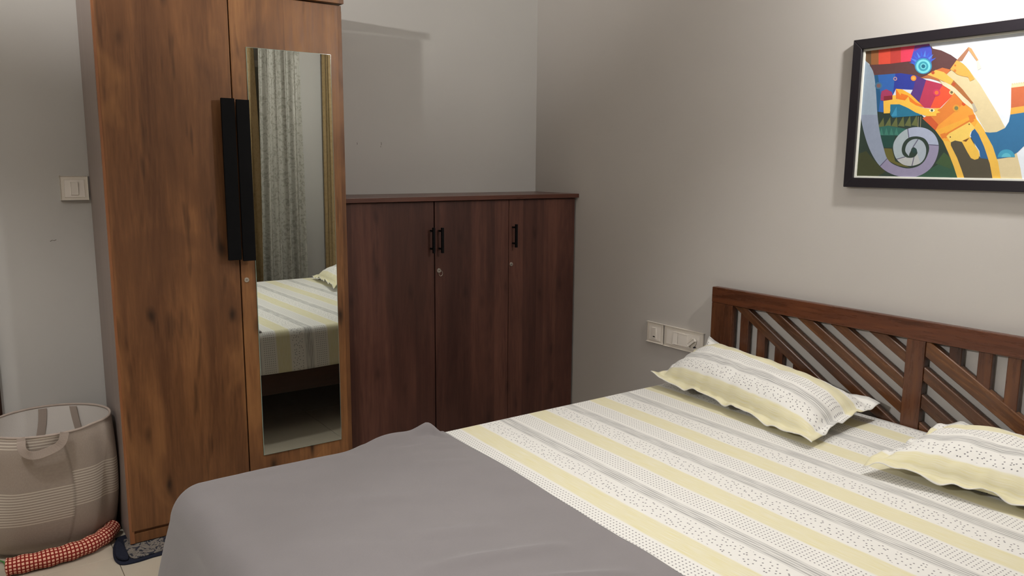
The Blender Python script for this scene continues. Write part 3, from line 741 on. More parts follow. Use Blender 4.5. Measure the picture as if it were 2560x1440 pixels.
ART = """214 220 228: -279,4647 -5329,4730 -6457,4770 -6930,195 -5780,214 -311,195
206 190 150: -2671,3476 -3292,3639 -3519,3938 -3770,3723 -4004,3429 -4236,3138 -4520,2702 -4845,2206 -5080,1804 -5314,1385 -5485,1011 -5620,599 -5715,217 -5078,216 -4898,847 -4536,1695 -4058,2434 -3507,2936 -2951,3322
92 62 62: -2602,4486 -2678,4382 -2950,4296 -3269,4121 -3520,3929 -3313,3638 -3112,3483 -2308,3479 -2022,3583 -704,3698 -527,4119 -1358,4130 -1975,4113 -2386,3632 -2643,3785
44 58 50: -263,2583 -979,2524 -2506,2291 -3003,1783 -3444,1288 -3868,208 -311,195
78 72 58: -3197,1601 -3560,1439 -3859,1433 -4143,1535 -4449,911 -4698,847 -4960,213 -3846,212
62 66 42: -283,994 -663,1136 -998,800 -1431,424 -1049,199 -322,195
48 80 62: -2316,250 -2937,532 -3318,758 -3564,935 -3726,584 -3867,212 -2692,212
60 82 52: -3100,713 -3334,1069 -3615,847 -3600,539
96 102 62: -1026,1959 -1201,2257 -1259,1919
96 102 62: -1265,1961 -1436,2265 -1495,1921
96 102 62: -1501,1962 -1668,2274 -1727,1922
96 102 62: -1733,1963 -1897,2282 -1957,1924
96 102 62: -1962,1965 -2122,2290 -2183,1925
96 102 62: -2188,1966 -2345,2298 -2405,1927
48 98 88: -1013,1936 -1397,1980 -1889,1880 -2179,1807 -1767,1635 -1077,1662
62 118 104: -1100,1680 -1154,1922 -1251,1667
62 118 104: -1280,1675 -1333,1917 -1429,1662
62 118 104: -1458,1671 -1510,1911 -1605,1658
62 118 104: -1634,1666 -1685,1905 -1780,1654
34 70 62: -1077,1652 -1669,1647 -1607,1245 -1212,1249
98 94 48: -1224,1226 -1586,1203 -1744,778 -2289,563 -1854,634 -1498,801 -1305,1037
52 100 172: -728,3706 -1492,3696 -1467,2982 -1153,2817 -1190,2434 -948,2474
38 88 128: -728,3706 -879,3707 -1037,3009 -1008,2471 -938,2474
50 62 150: -1492,3696 -1683,3693 -2217,3575 -2156,3116 -1801,3159 -1559,3195 -1467,2982
86 56 122: -2217,3575 -2551,3407 -2389,2677 -2075,2987 -2160,3183
176 58 86: -2551,3407 -3114,3223 -3019,2969 -2769,2492 -2578,2511 -2380,2677
222 84 56: -3114,3223 -3468,2982 -3399,2805 -3081,2476 -2769,2492 -2911,2889
212 124 56: -3469,2973 -3830,2638 -3647,2347 -2995,1774 -2539,2178 -3116,2483 -3399,2805
196 88 50: -2539,2178 -2781,2256 -3076,1957 -2995,1774
226 150 60: -3098,1956 -3641,2412 -3811,2617 -4082,2390 -4210,2129 -3201,1557 -2995,1774
222 176 76: -4142,2196 -4374,1911 -4585,1609 -4782,1226 -4986,763 -5126,208 -4888,212 -4751,720 -4520,1230 -4259,1618 -4106,1921
222 176 76: -3029,1738 -3513,1484 -3531,1287 -3761,891 -3922,542 -4059,212 -3846,216 -3679,628 -3490,1023 -3279,1423
224 162 62: -3004,1774 -4181,2224 -4263,2000 -4164,1748 -3521,1396 -3277,1445
210 120 50: -3240,1609 -4128,2124 -4171,2025 -3346,1501
210 120 50: -3976,2203 -4159,2238 -4205,2096 -4031,2060
210 120 50: -3157,1646 -3320,1694 -3357,1531 -3228,1503
226 192 98: -3366,1575 -3452,1673 -4036,2009 -4205,1832 -4089,1665 -4082,1515 -3986,1431 -3863,1390 -3646,1438 -3522,1383
222 178 76: -3854,1403 -4078,1558 -4201,1363 -4390,1103 -4435,975 -4404,864 -4301,830 -4184,881 -4062,1063
110 70 40: -3869,1420 -4082,1515 -3990,1392
90 70 40: -3511,1549 -3511,1543 -3508,1537 -3504,1532 -3498,1529 -3491,1528 -3485,1529 -3478,1533 -3473,1537 -3469,1544 -3468,1550 -3468,1557 -3471,1563 -3475,1568 -3481,1571 -3487,1572 -3494,1571 -3501,1567 -3506,1562 -3509,1556
90 70 40: -4051,1931 -4051,1925 -4049,1919 -4044,1914 -4039,1911 -4032,1911 -4026,1912 -4020,1915 -4015,1920 -4011,1926 -4010,1933 -4010,1939 -4012,1945 -4017,1950 -4022,1953 -4028,1953 -4035,1952 -4041,1949 -4046,1944 -4050,1938
44 92 140: -4209,1789 -4341,1616 -4541,1230 -4698,847 -4460,881 -4414,1103 -4196,1405 -4105,1579 -4127,1707
104 80 56: -322,4614 -556,4616 -602,4065 -528,4109 -353,4252
150 96 58: -556,4616 -826,4619 -874,4053 -602,4065
216 80 62: -826,4619 -1242,4627 -1293,4036 -874,4053
186 66 60: -1242,4627 -1601,4635 -1652,4047 -1293,4036
218 66 92: -1601,4635 -2113,4638 -2097,4048 -1887,4051 -1652,4047
72 82 186: -2113,4638 -2498,4650 -2645,4351 -2687,4086 -2665,3783 -2523,3620 -2361,3652 -2214,3815 -1981,4051 -2030,4285
134 66 140: -2113,4638 -2498,4650 -2579,4488 -2311,4475 -2070,4347
64 96 200: -1928,4014 -2149,3925 -2154,4001
84 130 214: -1961,4151 -2154,4004 -2184,4070
64 96 200: -2038,4262 -2185,4073 -2236,4123
84 130 214: -2153,4337 -2239,4125 -2306,4154
64 96 200: -2292,4369 -2310,4155 -2387,4160
84 130 214: -2442,4355 -2390,4160 -2470,4141
64 96 200: -2588,4298 -2473,4139 -2547,4099
84 130 214: -2716,4202 -2550,4096 -2611,4038
64 96 200: -2815,4078 -2614,4035 -2657,3964
62 140 176: -2701,3832 -2695,3754 -2661,3686 -2605,3635 -2530,3606 -2443,3601 -2354,3621 -2272,3664 -2203,3727 -2156,3803 -2134,3885 -2141,3964 -2176,4032 -2234,4083 -2311,4111 -2397,4115 -2486,4094 -2567,4049 -2634,3987 -2680,3912
120 206 214: -2657,3827 -2652,3760 -2624,3702 -2576,3657 -2513,3632 -2441,3627 -2366,3644 -2297,3682 -2239,3736 -2200,3801 -2182,3871 -2187,3939 -2216,3998 -2265,4042 -2329,4067 -2401,4071 -2475,4053 -2544,4015 -2600,3961 -2639,3896
60 150 170: -2585,3834 -2581,3787 -2562,3746 -2529,3715 -2485,3697 -2435,3694 -2383,3706 -2335,3732 -2296,3770 -2268,3816 -2256,3865 -2260,3912 -2279,3953 -2313,3984 -2357,4002 -2407,4004 -2459,3992 -2506,3965 -2545,3928 -2572,3882
110 196 206: -2521,3840 -2519,3810 -2507,3784 -2487,3765 -2460,3753 -2430,3752 -2398,3759 -2369,3776 -2345,3799 -2328,3828 -2320,3859 -2322,3888 -2334,3914 -2355,3934 -2382,3945 -2412,3947 -2444,3939 -2473,3922 -2497,3899 -2514,3870
36 104 130: -2485,3843 -2484,3824 -2476,3808 -2463,3795 -2446,3788 -2427,3787 -2407,3792 -2388,3802 -2372,3817 -2362,3836 -2357,3855 -2358,3874 -2366,3891 -2379,3903 -2396,3910 -2415,3911 -2436,3906 -2454,3896 -2469,3881 -2480,3863
148 164 180: -329,4287 -321,4198 -309,4071 -298,3922 -290,3766 -286,3601 -284,3421 -286,3236 -291,3057 -300,2887 -312,2721 -330,2555 -357,2388 -977,2360 -944,2561 -912,2783 -880,3006 -846,3208 -813,3388 -781,3555 -743,3709 -691,3848 -612,3978 -512,4097 -417,4196 -351,4266
140 150 170: -357,2388 -395,2218 -441,2048 -494,1878 -553,1713 -618,1549 -689,1387 -766,1232 -847,1087 -933,952 -1023,826 -1118,711 -1216,611 -1452,871 -1409,940 -1375,1015 -1342,1101 -1305,1201 -1261,1320 -1212,1455 -1164,1599 -1120,1745 -1081,1888 -1045,2034 -1011,2188 -977,2360
140 134 160: -1216,611 -1314,529 -1414,461 -1520,405 -1635,356 -1765,312 -1906,277 -2047,252 -2176,239 -2290,238 -2396,248 -2496,269 -2592,301 -2687,344 -2779,398 -2864,462 -2937,532 -2998,612 -3048,702 -3089,796 -3120,892 -3142,991 -3156,1094 -3159,1196 -3150,1292 -2821,1319 -2837,1274 -2848,1227 -2853,1176 -2848,1117 -2833,1044 -2810,959 -2778,875 -2740,802 -2696,743 -2645,691 -2587,647 -2518,611 -2438,581 -2348,557 -2250,544 -2149,543 -2039,560 -1920,590 -1805,629 -1705,670 -1626,712 -1560,758 -1504,810 -1452,871
160 168 190: -3150,1292 -3127,1384 -3091,1472 -3046,1555 -2995,1628 -2938,1690 -2873,1744 -2803,1789 -2730,1827 -2653,1857 -2570,1878 -2486,1893 -2403,1900 -2321,1900 -2239,1893 -2158,1879 -2081,1856 -2145,1558 -2194,1576 -2249,1589 -2306,1596 -2361,1598 -2416,1596 -2471,1587 -2524,1576 -2571,1562 -2611,1548 -2645,1533 -2675,1513 -2706,1487 -2738,1452 -2770,1411 -2799,1366 -2821,1319
158 170 176: -2081,1856 -2007,1824 -1936,1783 -1870,1734 -1811,1680 -1757,1619 -1709,1550 -1669,1478 -1641,1407 -1628,1337 -1627,1268 -1635,1198 -1651,1128 -1673,1055 -1703,982 -1741,911 -1787,848 -2077,931 -2048,950 -2019,972 -1994,1000 -1973,1033 -1956,1072 -1942,1118 -1934,1168 -1933,1217 -1939,1269 -1952,1324 -1971,1377 -1996,1424 -2025,1464 -2061,1501 -2101,1533 -2145,1558
172 174 174: -1787,848 -1842,791 -1906,740 -1974,696 -2043,663 -2113,641 -2186,628 -2259,624 -2330,628 -2402,640 -2475,660 -2543,687 -2601,720 -2472,1030 -2456,1002 -2434,970 -2407,939 -2375,916 -2336,903 -2291,895 -2245,893 -2203,894 -2168,897 -2136,904 -2106,915 -2077,931
156 166 176: -2601,720 -2648,760 -2686,807 -2717,859 -2739,915 -2754,979 -2761,1049 -2760,1120 -2751,1185 -2734,1245 -2708,1302 -2676,1354 -2641,1398 -2602,1436 -2557,1466 -2510,1490 -2461,1506 -2309,1240 -2323,1243 -2338,1242 -2354,1238 -2370,1231 -2387,1220 -2405,1207 -2421,1192 -2435,1175 -2446,1157 -2454,1137 -2460,1117 -2465,1098 -2471,1081 -2476,1066 -2478,1050 -2472,1030
156 166 176: -2461,1506 -2410,1513 -2356,1512 -2303,1503 -2254,1487 -2209,1464 -2167,1433 -2130,1396 -2101,1353 -2079,1301 -2062,1241 -2055,1180 -2060,1124 -2085,1072 -2127,1022 -2169,979 -2198,949 -2210,1031 -2213,1037 -2216,1046 -2221,1056 -2226,1068 -2231,1080 -2237,1093 -2243,1107 -2249,1122 -2253,1139 -2256,1157 -2260,1175 -2266,1191 -2275,1206 -2285,1220 -2296,1233 -2309,1240
84 82 104: -1228,601 -1204,621 -1441,881 -1464,862
84 82 104: -3150,1305 -3150,1279 -2821,1306 -2821,1333
84 82 104: -2067,1855 -2095,1857 -2159,1559 -2131,1557
84 82 104: -1792,834 -1782,861 -2072,944 -2082,917
84 82 104: -2344,625 -2316,631 -2361,919 -2389,913
84 82 104: -2449,1513 -2474,1498 -2321,1233 -2296,1248
40 62 60: -2453,1130 -2452,1102 -2442,1076 -2425,1056 -2403,1044 -2378,1039 -2351,1044 -2327,1057 -2306,1077 -2292,1103 -2286,1131 -2287,1159 -2297,1185 -2314,1205 -2336,1217 -2362,1222 -2388,1217 -2412,1204 -2433,1183 -2447,1158
150 140 110: -2391,2242 -2410,2242 -2431,1899 -2413,1900
150 140 110: -2474,2239 -2493,2238 -2514,1896 -2496,1897
48 104 146: -5190,2178 -5579,2225 -6006,2292 -6071,1651 -5676,1256 -5500,1053 -5284,909 -4945,855 -4788,1247 -4518,1679 -4660,1658 -4858,1669 -5082,1783 -5172,1965
62 146 176: -4963,910 -4964,962 -4978,1012 -5002,1056 -5037,1093 -5081,1120 -5130,1137 -5183,1142 -5237,1136 -5290,1118 -5338,1090 -5379,1053 -5412,1009 -5434,960 -5445,908
88 170 190: -5074,909 -5075,942 -5085,972 -5104,998 -5129,1018 -5160,1030 -5194,1034 -5229,1030 -5262,1017 -5291,997 -5314,971 -5330,941 -5338,909
188 100 64: -5139,2969 -5503,2991 -6005,3025 -6061,2468 -5560,2416 -5190,2375
214 160 70: -5190,2375 -5560,2416 -6061,2468 -6006,2292 -5579,2225 -5190,2178
222 196 160: -5136,3070 -5493,3092 -5994,3124 -6005,3025 -5503,2991 -5139,2969
214 184 150: -5189,3074 -5189,3066 -5186,3058 -5180,3052 -5173,3049 -5165,3048 -5157,3050 -5149,3055 -5142,3061 -5138,3070 -5135,3079 -5136,3087 -5139,3095 -5144,3101 -5151,3104 -5160,3105 -5168,3103 -5176,3098 -5182,3092 -5187,3083
214 184 150: -5250,3078 -5249,3069 -5246,3062 -5241,3056 -5234,3052 -5226,3051 -5217,3053 -5209,3058 -5203,3065 -5198,3073 -5196,3082 -5197,3091 -5200,3098 -5205,3104 -5212,3108 -5220,3109 -5229,3106 -5236,3102 -5243,3095 -5248,3087
214 184 150: -5310,3081 -5309,3073 -5306,3065 -5301,3059 -5294,3056 -5286,3055 -5278,3057 -5270,3062 -5263,3068 -5259,3077 -5257,3086 -5257,3094 -5260,3102 -5265,3108 -5272,3111 -5280,3112 -5289,3110 -5297,3105 -5303,3099 -5308,3090
214 184 150: -5370,3085 -5369,3076 -5366,3069 -5361,3063 -5354,3059 -5346,3059 -5338,3061 -5330,3065 -5323,3072 -5319,3080 -5317,3089 -5317,3098 -5320,3105 -5325,3111 -5332,3115 -5340,3115 -5349,3113 -5357,3109 -5363,3102 -5368,3094
214 184 150: -5429,3088 -5429,3080 -5426,3072 -5421,3066 -5414,3063 -5406,3062 -5397,3064 -5390,3069 -5383,3075 -5379,3084 -5377,3092 -5377,3101 -5380,3109 -5385,3115 -5392,3118 -5400,3119 -5408,3117 -5416,3112 -5423,3105 -5427,3097
214 184 150: -5489,3092 -5488,3083 -5485,3076 -5480,3070 -5473,3066 -5465,3066 -5457,3068 -5449,3072 -5443,3079 -5438,3087 -5436,3096 -5437,3105 -5440,3112 -5445,3118 -5452,3121 -5460,3122 -5468,3120 -5476,3116 -5482,3109 -5487,3101
214 184 150: -5548,3095 -5548,3087 -5545,3079 -5539,3073 -5533,3070 -5525,3069 -5516,3071 -5509,3076 -5502,3082 -5498,3091 -5496,3099 -5496,3108 -5499,3116 -5504,3121 -5511,3125 -5519,3126 -5527,3124 -5535,3119 -5541,3112 -5546,3104
214 184 150: -5607,3099 -5607,3090 -5604,3083 -5598,3077 -5592,3073 -5584,3073 -5575,3075 -5568,3079 -5561,3086 -5557,3094 -5555,3103 -5555,3111 -5558,3119 -5563,3125 -5570,3128 -5578,3129 -5586,3127 -5594,3122 -5600,3116 -5605,3107
40 110 140: -1409,2687 -1724,2683 -2119,2489 -2508,2273 -1521,2243 -1439,2339
60 140 176: -1468,2292 -1634,2605 -1671,2292
160 60 96: -1060,3147 -1218,3205 -1423,3099 -1467,2982 -1479,2834 -1168,2816 -1051,2846 -1042,3009
128 44 56: -1154,2974 -1457,2982 -1470,2835 -1168,2816
226 120 44: -1559,3195 -1777,3161 -2075,2987 -2378,2700 -2577,2520 -2294,2606 -1906,2772 -1587,2873
240 176 64: -1559,3195 -1777,3161 -2075,2987 -2477,2614 -2285,2705 -1985,2948 -1750,3031 -1737,2964
236 186 76: -1153,2817 -1469,2844 -1457,2982 -1577,2984 -1588,2860 -1904,2791 -2011,2911 -2078,2740 -2294,2606 -2532,2513 -2761,2474 -3098,2483 -2999,2410 -3111,2343 -2981,2314 -2989,2234 -2693,2238 -2315,2367 -2021,2540 -1724,2674 -1409,2687 -1420,2396 -1199,2397
240 230 190: -2919,2414 -2916,2399 -2904,2386 -2886,2376 -2861,2370 -2834,2369 -2806,2373 -2780,2381 -2759,2393 -2745,2407 -2739,2422 -2742,2437 -2754,2450 -2773,2460 -2797,2466 -2825,2467 -2853,2463 -2879,2455 -2899,2443 -2913,2429
70 90 80: -2870,2416 -2869,2404 -2864,2393 -2856,2384 -2845,2379 -2833,2378 -2820,2381 -2808,2387 -2799,2396 -2792,2408 -2789,2420 -2790,2432 -2794,2443 -2803,2451 -2813,2457 -2826,2458 -2838,2455 -2850,2449 -2860,2440 -2867,2428
196 60 96: -3045,2967 -3043,2932 -3029,2901 -3006,2878 -2976,2864 -2940,2860 -2904,2868 -2870,2887 -2842,2914 -2823,2947 -2814,2983 -2816,3018 -2830,3049 -2853,3072 -2884,3086 -2920,3089 -2956,3081 -2989,3063 -3017,3036 -3036,3003
232 110 60: -2993,2971 -2992,2951 -2985,2934 -2972,2921 -2955,2914 -2936,2912 -2916,2916 -2897,2926 -2882,2941 -2871,2959 -2866,2979 -2868,2998 -2875,3015 -2888,3028 -2905,3036 -2924,3038 -2944,3033 -2963,3023 -2978,3008 -2989,2990
226 140 60: -2225,3486 -2223,3459 -2212,3435 -2193,3416 -2169,3406 -2140,3404 -2111,3410 -2084,3425 -2061,3447 -2046,3473 -2039,3501 -2041,3529 -2052,3553 -2071,3571 -2096,3581 -2124,3583 -2153,3577 -2180,3562 -2203,3540 -2218,3514
240 170 80: -2183,3489 -2182,3474 -2176,3461 -2166,3451 -2152,3445 -2137,3444 -2120,3448 -2106,3456 -2093,3468 -2085,3482 -2081,3498 -2082,3513 -2088,3526 -2098,3536 -2112,3542 -2128,3543 -2144,3539 -2159,3531 -2171,3519 -2180,3505
70 110 140: -1064,3332 -1061,3295 -1046,3262 -1019,3238 -985,3223 -945,3220 -904,3229 -866,3248 -835,3277 -813,3313 -803,3351 -807,3388 -823,3420 -849,3445 -884,3460 -924,3462 -965,3453 -1003,3433 -1034,3404 -1055,3369
120 90 90: -1006,3336 -1004,3316 -996,3298 -981,3284 -962,3276 -940,3274 -918,3279 -897,3290 -880,3306 -868,3326 -863,3346 -864,3367 -873,3385 -888,3398 -907,3406 -929,3408 -951,3403 -972,3392 -989,3376 -1001,3357
190 150 150: -1574,3521 -1572,3501 -1564,3484 -1551,3471 -1533,3464 -1512,3462 -1491,3467 -1471,3478 -1455,3493 -1443,3512 -1438,3532 -1440,3551 -1448,3569 -1462,3581 -1480,3589 -1501,3590 -1522,3586 -1542,3575 -1558,3560 -1569,3541
60 70 150: -1544,3523 -1543,3513 -1538,3503 -1531,3496 -1521,3492 -1509,3491 -1498,3494 -1487,3500 -1478,3508 -1472,3518 -1469,3529 -1470,3540 -1474,3550 -1482,3557 -1492,3561 -1503,3562 -1515,3559 -1526,3553 -1535,3545 -1541,3534
214 150 60: -3706,2443 -3703,2409 -3691,2378 -3668,2355 -3639,2340 -3605,2336 -3570,2344 -3538,2361 -3511,2387 -3492,2420 -3483,2455 -3485,2489 -3498,2520 -3521,2544 -3550,2558 -3584,2562 -3619,2554 -3651,2536 -3678,2510 -3697,2478
120 120 80: -3656,2446 -3655,2427 -3648,2410 -3635,2397 -3619,2389 -3600,2387 -3581,2391 -3563,2401 -3549,2415 -3538,2433 -3533,2452 -3535,2471 -3542,2488 -3554,2501 -3570,2509 -3589,2511 -3608,2507 -3626,2497 -3641,2483 -3651,2465
230 190 130: -3480,2946 -3479,2923 -3470,2902 -3454,2886 -3434,2876 -3410,2874 -3385,2879 -3363,2892 -3344,2910 -3331,2933 -3325,2957 -3326,2981 -3335,3002 -3351,3018 -3372,3028 -3395,3030 -3420,3024 -3442,3012 -3461,2993 -3474,2971
110 100 70: -3445,2949 -3444,2936 -3440,2924 -3431,2915 -3420,2910 -3407,2909 -3393,2912 -3381,2919 -3370,2929 -3363,2941 -3360,2955 -3361,2968 -3366,2979 -3374,2988 -3386,2993 -3399,2995 -3412,2992 -3425,2985 -3435,2975 -3442,2962
200 80 40: -3870,2571 -3869,2553 -3862,2537 -3850,2524 -3835,2516 -3817,2514 -3798,2518 -3781,2528 -3767,2542 -3757,2559 -3752,2578 -3753,2596 -3760,2613 -3772,2625 -3788,2633 -3806,2635 -3824,2631 -3841,2621 -3856,2607 -3865,2590
200 80 40: -3844,2573 -3843,2563 -3839,2554 -3833,2547 -3824,2543 -3814,2542 -3804,2544 -3795,2549 -3787,2557 -3781,2566 -3779,2576 -3779,2587 -3783,2596 -3790,2602 -3798,2607 -3808,2608 -3818,2605 -3828,2600 -3836,2593 -3841,2583
222 206 172: -3030,3325 -3351,3227 -3724,2879 -4048,2540 -4159,2322 -3790,2619 -3462,2961 -3094,3203
196 108 62: -2808,3683 -3044,3748 -3311,3659 -3202,3536 -3016,3578
176 106 66: -2354,3484 -2618,3568 -2943,3410 -3031,3316 -2674,3441
236 176 84: -2582,3571 -2838,3697 -3100,3605 -3428,3328 -3733,3006 -3608,2993 -3355,3183 -3036,3359 -2874,3442
164 104 62: -3428,3328 -3731,3023 -3967,2736 -4097,2580 -4055,2552 -3773,2807 -3493,3087 -3354,3196
176 168 152: -4059,2552 -4106,2579 -4238,2348 -4153,2293
180 80 50: -2810,3613 -2809,3597 -2802,3583 -2792,3572 -2777,3566 -2761,3565 -2744,3569 -2728,3577 -2715,3590 -2706,3606 -2702,3622 -2703,3638 -2710,3652 -2721,3663 -2735,3669 -2751,3670 -2768,3666 -2784,3657 -2797,3645 -2806,3629
180 80 50: -3500,3194 -3499,3178 -3493,3164 -3482,3154 -3469,3147 -3453,3146 -3437,3150 -3422,3158 -3409,3170 -3401,3185 -3397,3202 -3398,3218 -3404,3231 -3414,3242 -3428,3248 -3443,3250 -3460,3246 -3475,3237 -3487,3225 -3496,3210
160 112 86: -3450,3915 -3789,4309 -3844,4253 -3637,3897
190 146 100: -3789,4309 -3886,4248 -4125,3873 -4070,3854 -3798,4216
214 206 188: -4070,3854 -4125,3873 -4238,3630 -4130,3573
230 162 80: -3288,3674 -3464,3939 -3679,3808 -3887,3586 -4065,3311 -3939,3254 -3864,3386 -3672,3436 -3518,3500 -3402,3608
200 110 50: -3467,3777 -3466,3768 -3463,3760 -3457,3754 -3449,3751 -3439,3750 -3430,3752 -3421,3757 -3414,3765 -3409,3773 -3407,3783 -3407,3792 -3411,3800 -3417,3806 -3425,3810 -3434,3810 -3443,3808 -3452,3803 -3459,3795 -3464,3787
190 120 60: -3486,3614 -3485,3601 -3480,3589 -3472,3580 -3460,3575 -3447,3574 -3434,3578 -3421,3585 -3411,3595 -3404,3608 -3400,3621 -3401,3634 -3406,3646 -3415,3654 -3426,3660 -3439,3660 -3453,3657 -3465,3650 -3476,3640 -3483,3627"""
verts = []; faces = []; mats = []; mi = []; cols = {}
lo_y, hi_y, lo_z, hi_z = ie + ft, iy0 - ft, iz0 + ft, iz1 - ft
for k, ln in enumerate(ART.strip().split('\n')):
    c, rest = ln.split(':'); c = tuple(int(q) for q in c.split())
    if k == 0: P = [(hi_y, lo_z), (lo_y, lo_z), (lo_y, hi_z), (hi_y, hi_z)]
    else: P = [(-1.87 + int(a) * 1e-4, 1.39 + int(b) * 1e-4) for a, b in (q.split(',') for q in rest.split())]
    P = clip_poly(P, hi_y, lo_y, lo_z, hi_z)
    if len(P) < 3: continue
    if c not in cols:
        cols[c] = len(mats); pn = NT('print_ink', .55, .3)
        q = L(c); d = tuple(v * .82 for v in q[:3]) + (1,)
        pn.base(pn.mix(pn.noise(pn.coord(), 60, 4, .7), d, q)); mats.append(pn.m)
    x = -.0130 - k * .000006
    b0 = len(verts); verts += [(x, y, z) for y, z in P]
    for tri in tessellate_polygon([[Vector((x, y, z)) for y, z in P]]):
        a, b, e = (b0 + t for t in tri); va, vb, ve = Vector(verts[a]), Vector(verts[b]), Vector(verts[e])
        if (vb - va).cross(ve - va).length < 1e-12: continue
        if (vb - va).cross(ve - va).x > 0: a, b = b, a
        faces.append((a, b, e)); mi.append(cols[c])
me = bpy.data.meshes.new('print'); me.from_pydata(verts, [], faces)
art = link('print', me, mats, pic)
for p, m_ in zip(art.data.polygons, mi): p.material_index = m_
box('backing_board', -.0125, -.002, lo_y, hi_y, lo_z, hi_z, M_FILLET, pic, bevel=0)

# ------------------------------------------------------------------ laundry basket
bk = thing('laundry_basket', 'taupe fabric laundry basket with white stripes beside the wardrobe', 'basket', (-2.42, -.24, 0))
def bag_pt(u, z, inset=0.0):
    """u: turn angle in radians, 0 = seam facing the camera"""
    t = z / .505
    cx = -2.428 + .005 * t; cy = -.165 - .082 * t ** .9
    rx = .212 - .006 * t - inset + .010 * math.sin(t * PI); ry = .098 + .084 * t ** .8 - inset
    th = -PI / 2 + u
    wob = 1 + .030 * math.sin(3 * u + 1.0 + 2.5 * t) * (1 - .8 * t) + .022 * math.sin(5 * u + 4 * t) * (1 - .9 * t) * min(1, 2 * t + .3)
    kk = sstep(min(1, z / .05)) if z < .05 else 1
    wob *= .86 + .14 * kk
    en = 2 / (2 + 1.5 * math.sin(PI * min(1, t * 1.02)) ** .8 * (1 if math.sin(th) < 0 else .2))
    ct, st = math.cos(th), math.sin(th)
    x = cx + rx * wob * math.copysign(abs(ct) ** en, ct); y = cy + ry * wob * math.copysign(abs(st) ** en, st)
    # rim dips on the camera side
    zz = z + (0.004 * math.sin(th) * t)
    dent = .018 * math.exp(-((u + .75) / .35) ** 2) * math.exp(-((z - .33) / .12) ** 2) + .020 * math.exp(-((u - .75) / .22) ** 2) * math.exp(-((z - .33) / .22) ** 2)
    y += dent; x -= dent * .3 * (1 if u > 0 else -1)
    return Vector((x, min(y, -.064 - inset), max(zz, .0)))
SEAM = .10
NU = 120
ZS = [0, .004, .012, .025, .045] + lin(.07, .49, 34) + [.500, .505]
verts = []; uvs = []; faces = []
for z in ZS:
    for i in range(NU + 1):
        u = -PI + 2 * PI * i / NU
        verts.append(tuple(bag_pt(u, z))); uvs.append(((u - SEAM) / (2 * PI), z))
for k in range(len(ZS) - 1):
    for i in range(NU):
        a = k * (NU + 1) + i; faces.append((a, a + 1, a + NU + 2, a + NU + 1))
me = bpy.data.meshes.new('outer'); me.from_pydata(verts, [], faces)
uvl = me.uv_layers.new(name='UVMap')
for p in me.polygons:
    for li, vi in zip(p.loop_indices, p.vertices): uvl.data[li].uv = uvs[vi]
o = link('fabric_wall', me, M_BAG, bk, None, True); 
verts = []; faces = []
for k, z in enumerate(lin(.012, .503, 30)):
    for i in range(NU): verts.append(tuple(bag_pt(-PI + 2 * PI * i / NU, z, .006)))
for k in range(29):
    for i in range(NU):
        a = k * NU + i; b = k * NU + (i + 1) % NU; faces.append((a, a + NU, b + NU, b))
faces.append(tuple(range(NU)))
me = bpy.data.meshes.new('lining'); me.from_pydata(verts, [], faces)
lo = link('lining', me, M_WHITE, bk, None, True); lo['label'] = 'white cotton lining'
tube('rim_binding', [bag_pt(-PI + 2 * PI * i / 90, .505, .003) + Vector((0, 0, .001)) for i in range(90)], .0048, M_STRAP, bk, n=8, closed=True)
# two tape handles: one hangs outside the front, the other down the inside of the back
def wpt(u, z, off): 
    p = bag_pt(u, min(z, .503)); c = Vector((-2.42, -.22, p.z)); d = (p - c); d.z = 0; d.normalize(); q = p + d * off; q.z = z; return q
fp = []; sd = []
for i in range(31):
    t = i / 30; u = -.46 + .62 * t; s_ = math.sin(PI * t)
    z = .508 - .066 * (s_ ** .8); fp.append(wpt(u, z, .012 + .016 * s_ + .003 * math.sin(9 * t)))
for i in range(31):
    t = fp[min(i + 1, 30)] - fp[max(i - 1, 0)]; n_ = Vector((fp[i].x + 2.42, fp[i].y + .22, 0)).normalized(); sd.append(t.cross(n_))
ribbon('handle', fp, sd, .028, .003, M_STRAP, bk)
for (u_, lean) in ((PI - .52, -.10), (-PI + .02, .12)):
    P = []; Sd = []
    for i in range(14):
        t = i / 13; P.append(bag_pt(u_ + lean * t * t, .500 - .17 * t, .0105)); 
    for i in range(14):
        t = P[min(i + 1, 13)] - P[max(i - 1, 0)]; n_ = Vector((P[i].x + 2.42, P[i].y + .22, 0)).normalized(); Sd.append(t.cross(n_))
    ribbon('handle', P, Sd, .028, .002, M_STRAP, bk)

# ------------------------------------------------------------------ checked roll, mat, cord
path = [(-2.240, -.235), (-2.262, -.288), (-2.305, -.332), (-2.36, -.362), (-2.42, -.374), (-2.49, -.378), (-2.56, -.374), (-2.60, -.370)]
def cat_pts(P, n):
    out = []
    for i in range(len(P) - 1):
        p0, p1, p2, p3 = (Vector(P[max(0, min(len(P) - 1, k))] + (0,)) for k in (i-1, i, i+1, i+2))
        for j in range(n):
            t = j / n; out.append(.5 * ((2*p1) + (p2-p0)*t + (2*p0-5*p1+4*p2-p3)*t*t + (3*p1-p0-3*p2+p3)*t**3))
    out.append(Vector(P[-1] + (0,))); return out
PP = cat_pts(path, 12); RR = .031
pp = [Vector((p.x, p.y, RR * .92)) for p in PP]
rl = tube('draught_roll', pp, lambda t: RR * (1 - .62 * math.exp(-(t / .018) ** 2) - .55 * math.exp(-((1 - t) / .018) ** 2)) * (1 + .06 * math.sin(t * 40)), M_CHECK, n=28, uvscale=(1 / .0125, 15))
for vtx in rl.data.vertices:
    if vtx.co.z < 0.0: vtx.co.z = 0.0
rl.location.z = .0005
tag(rl, 'red and cream checked fabric draught roll on the floor before the basket', 'draught stopper')
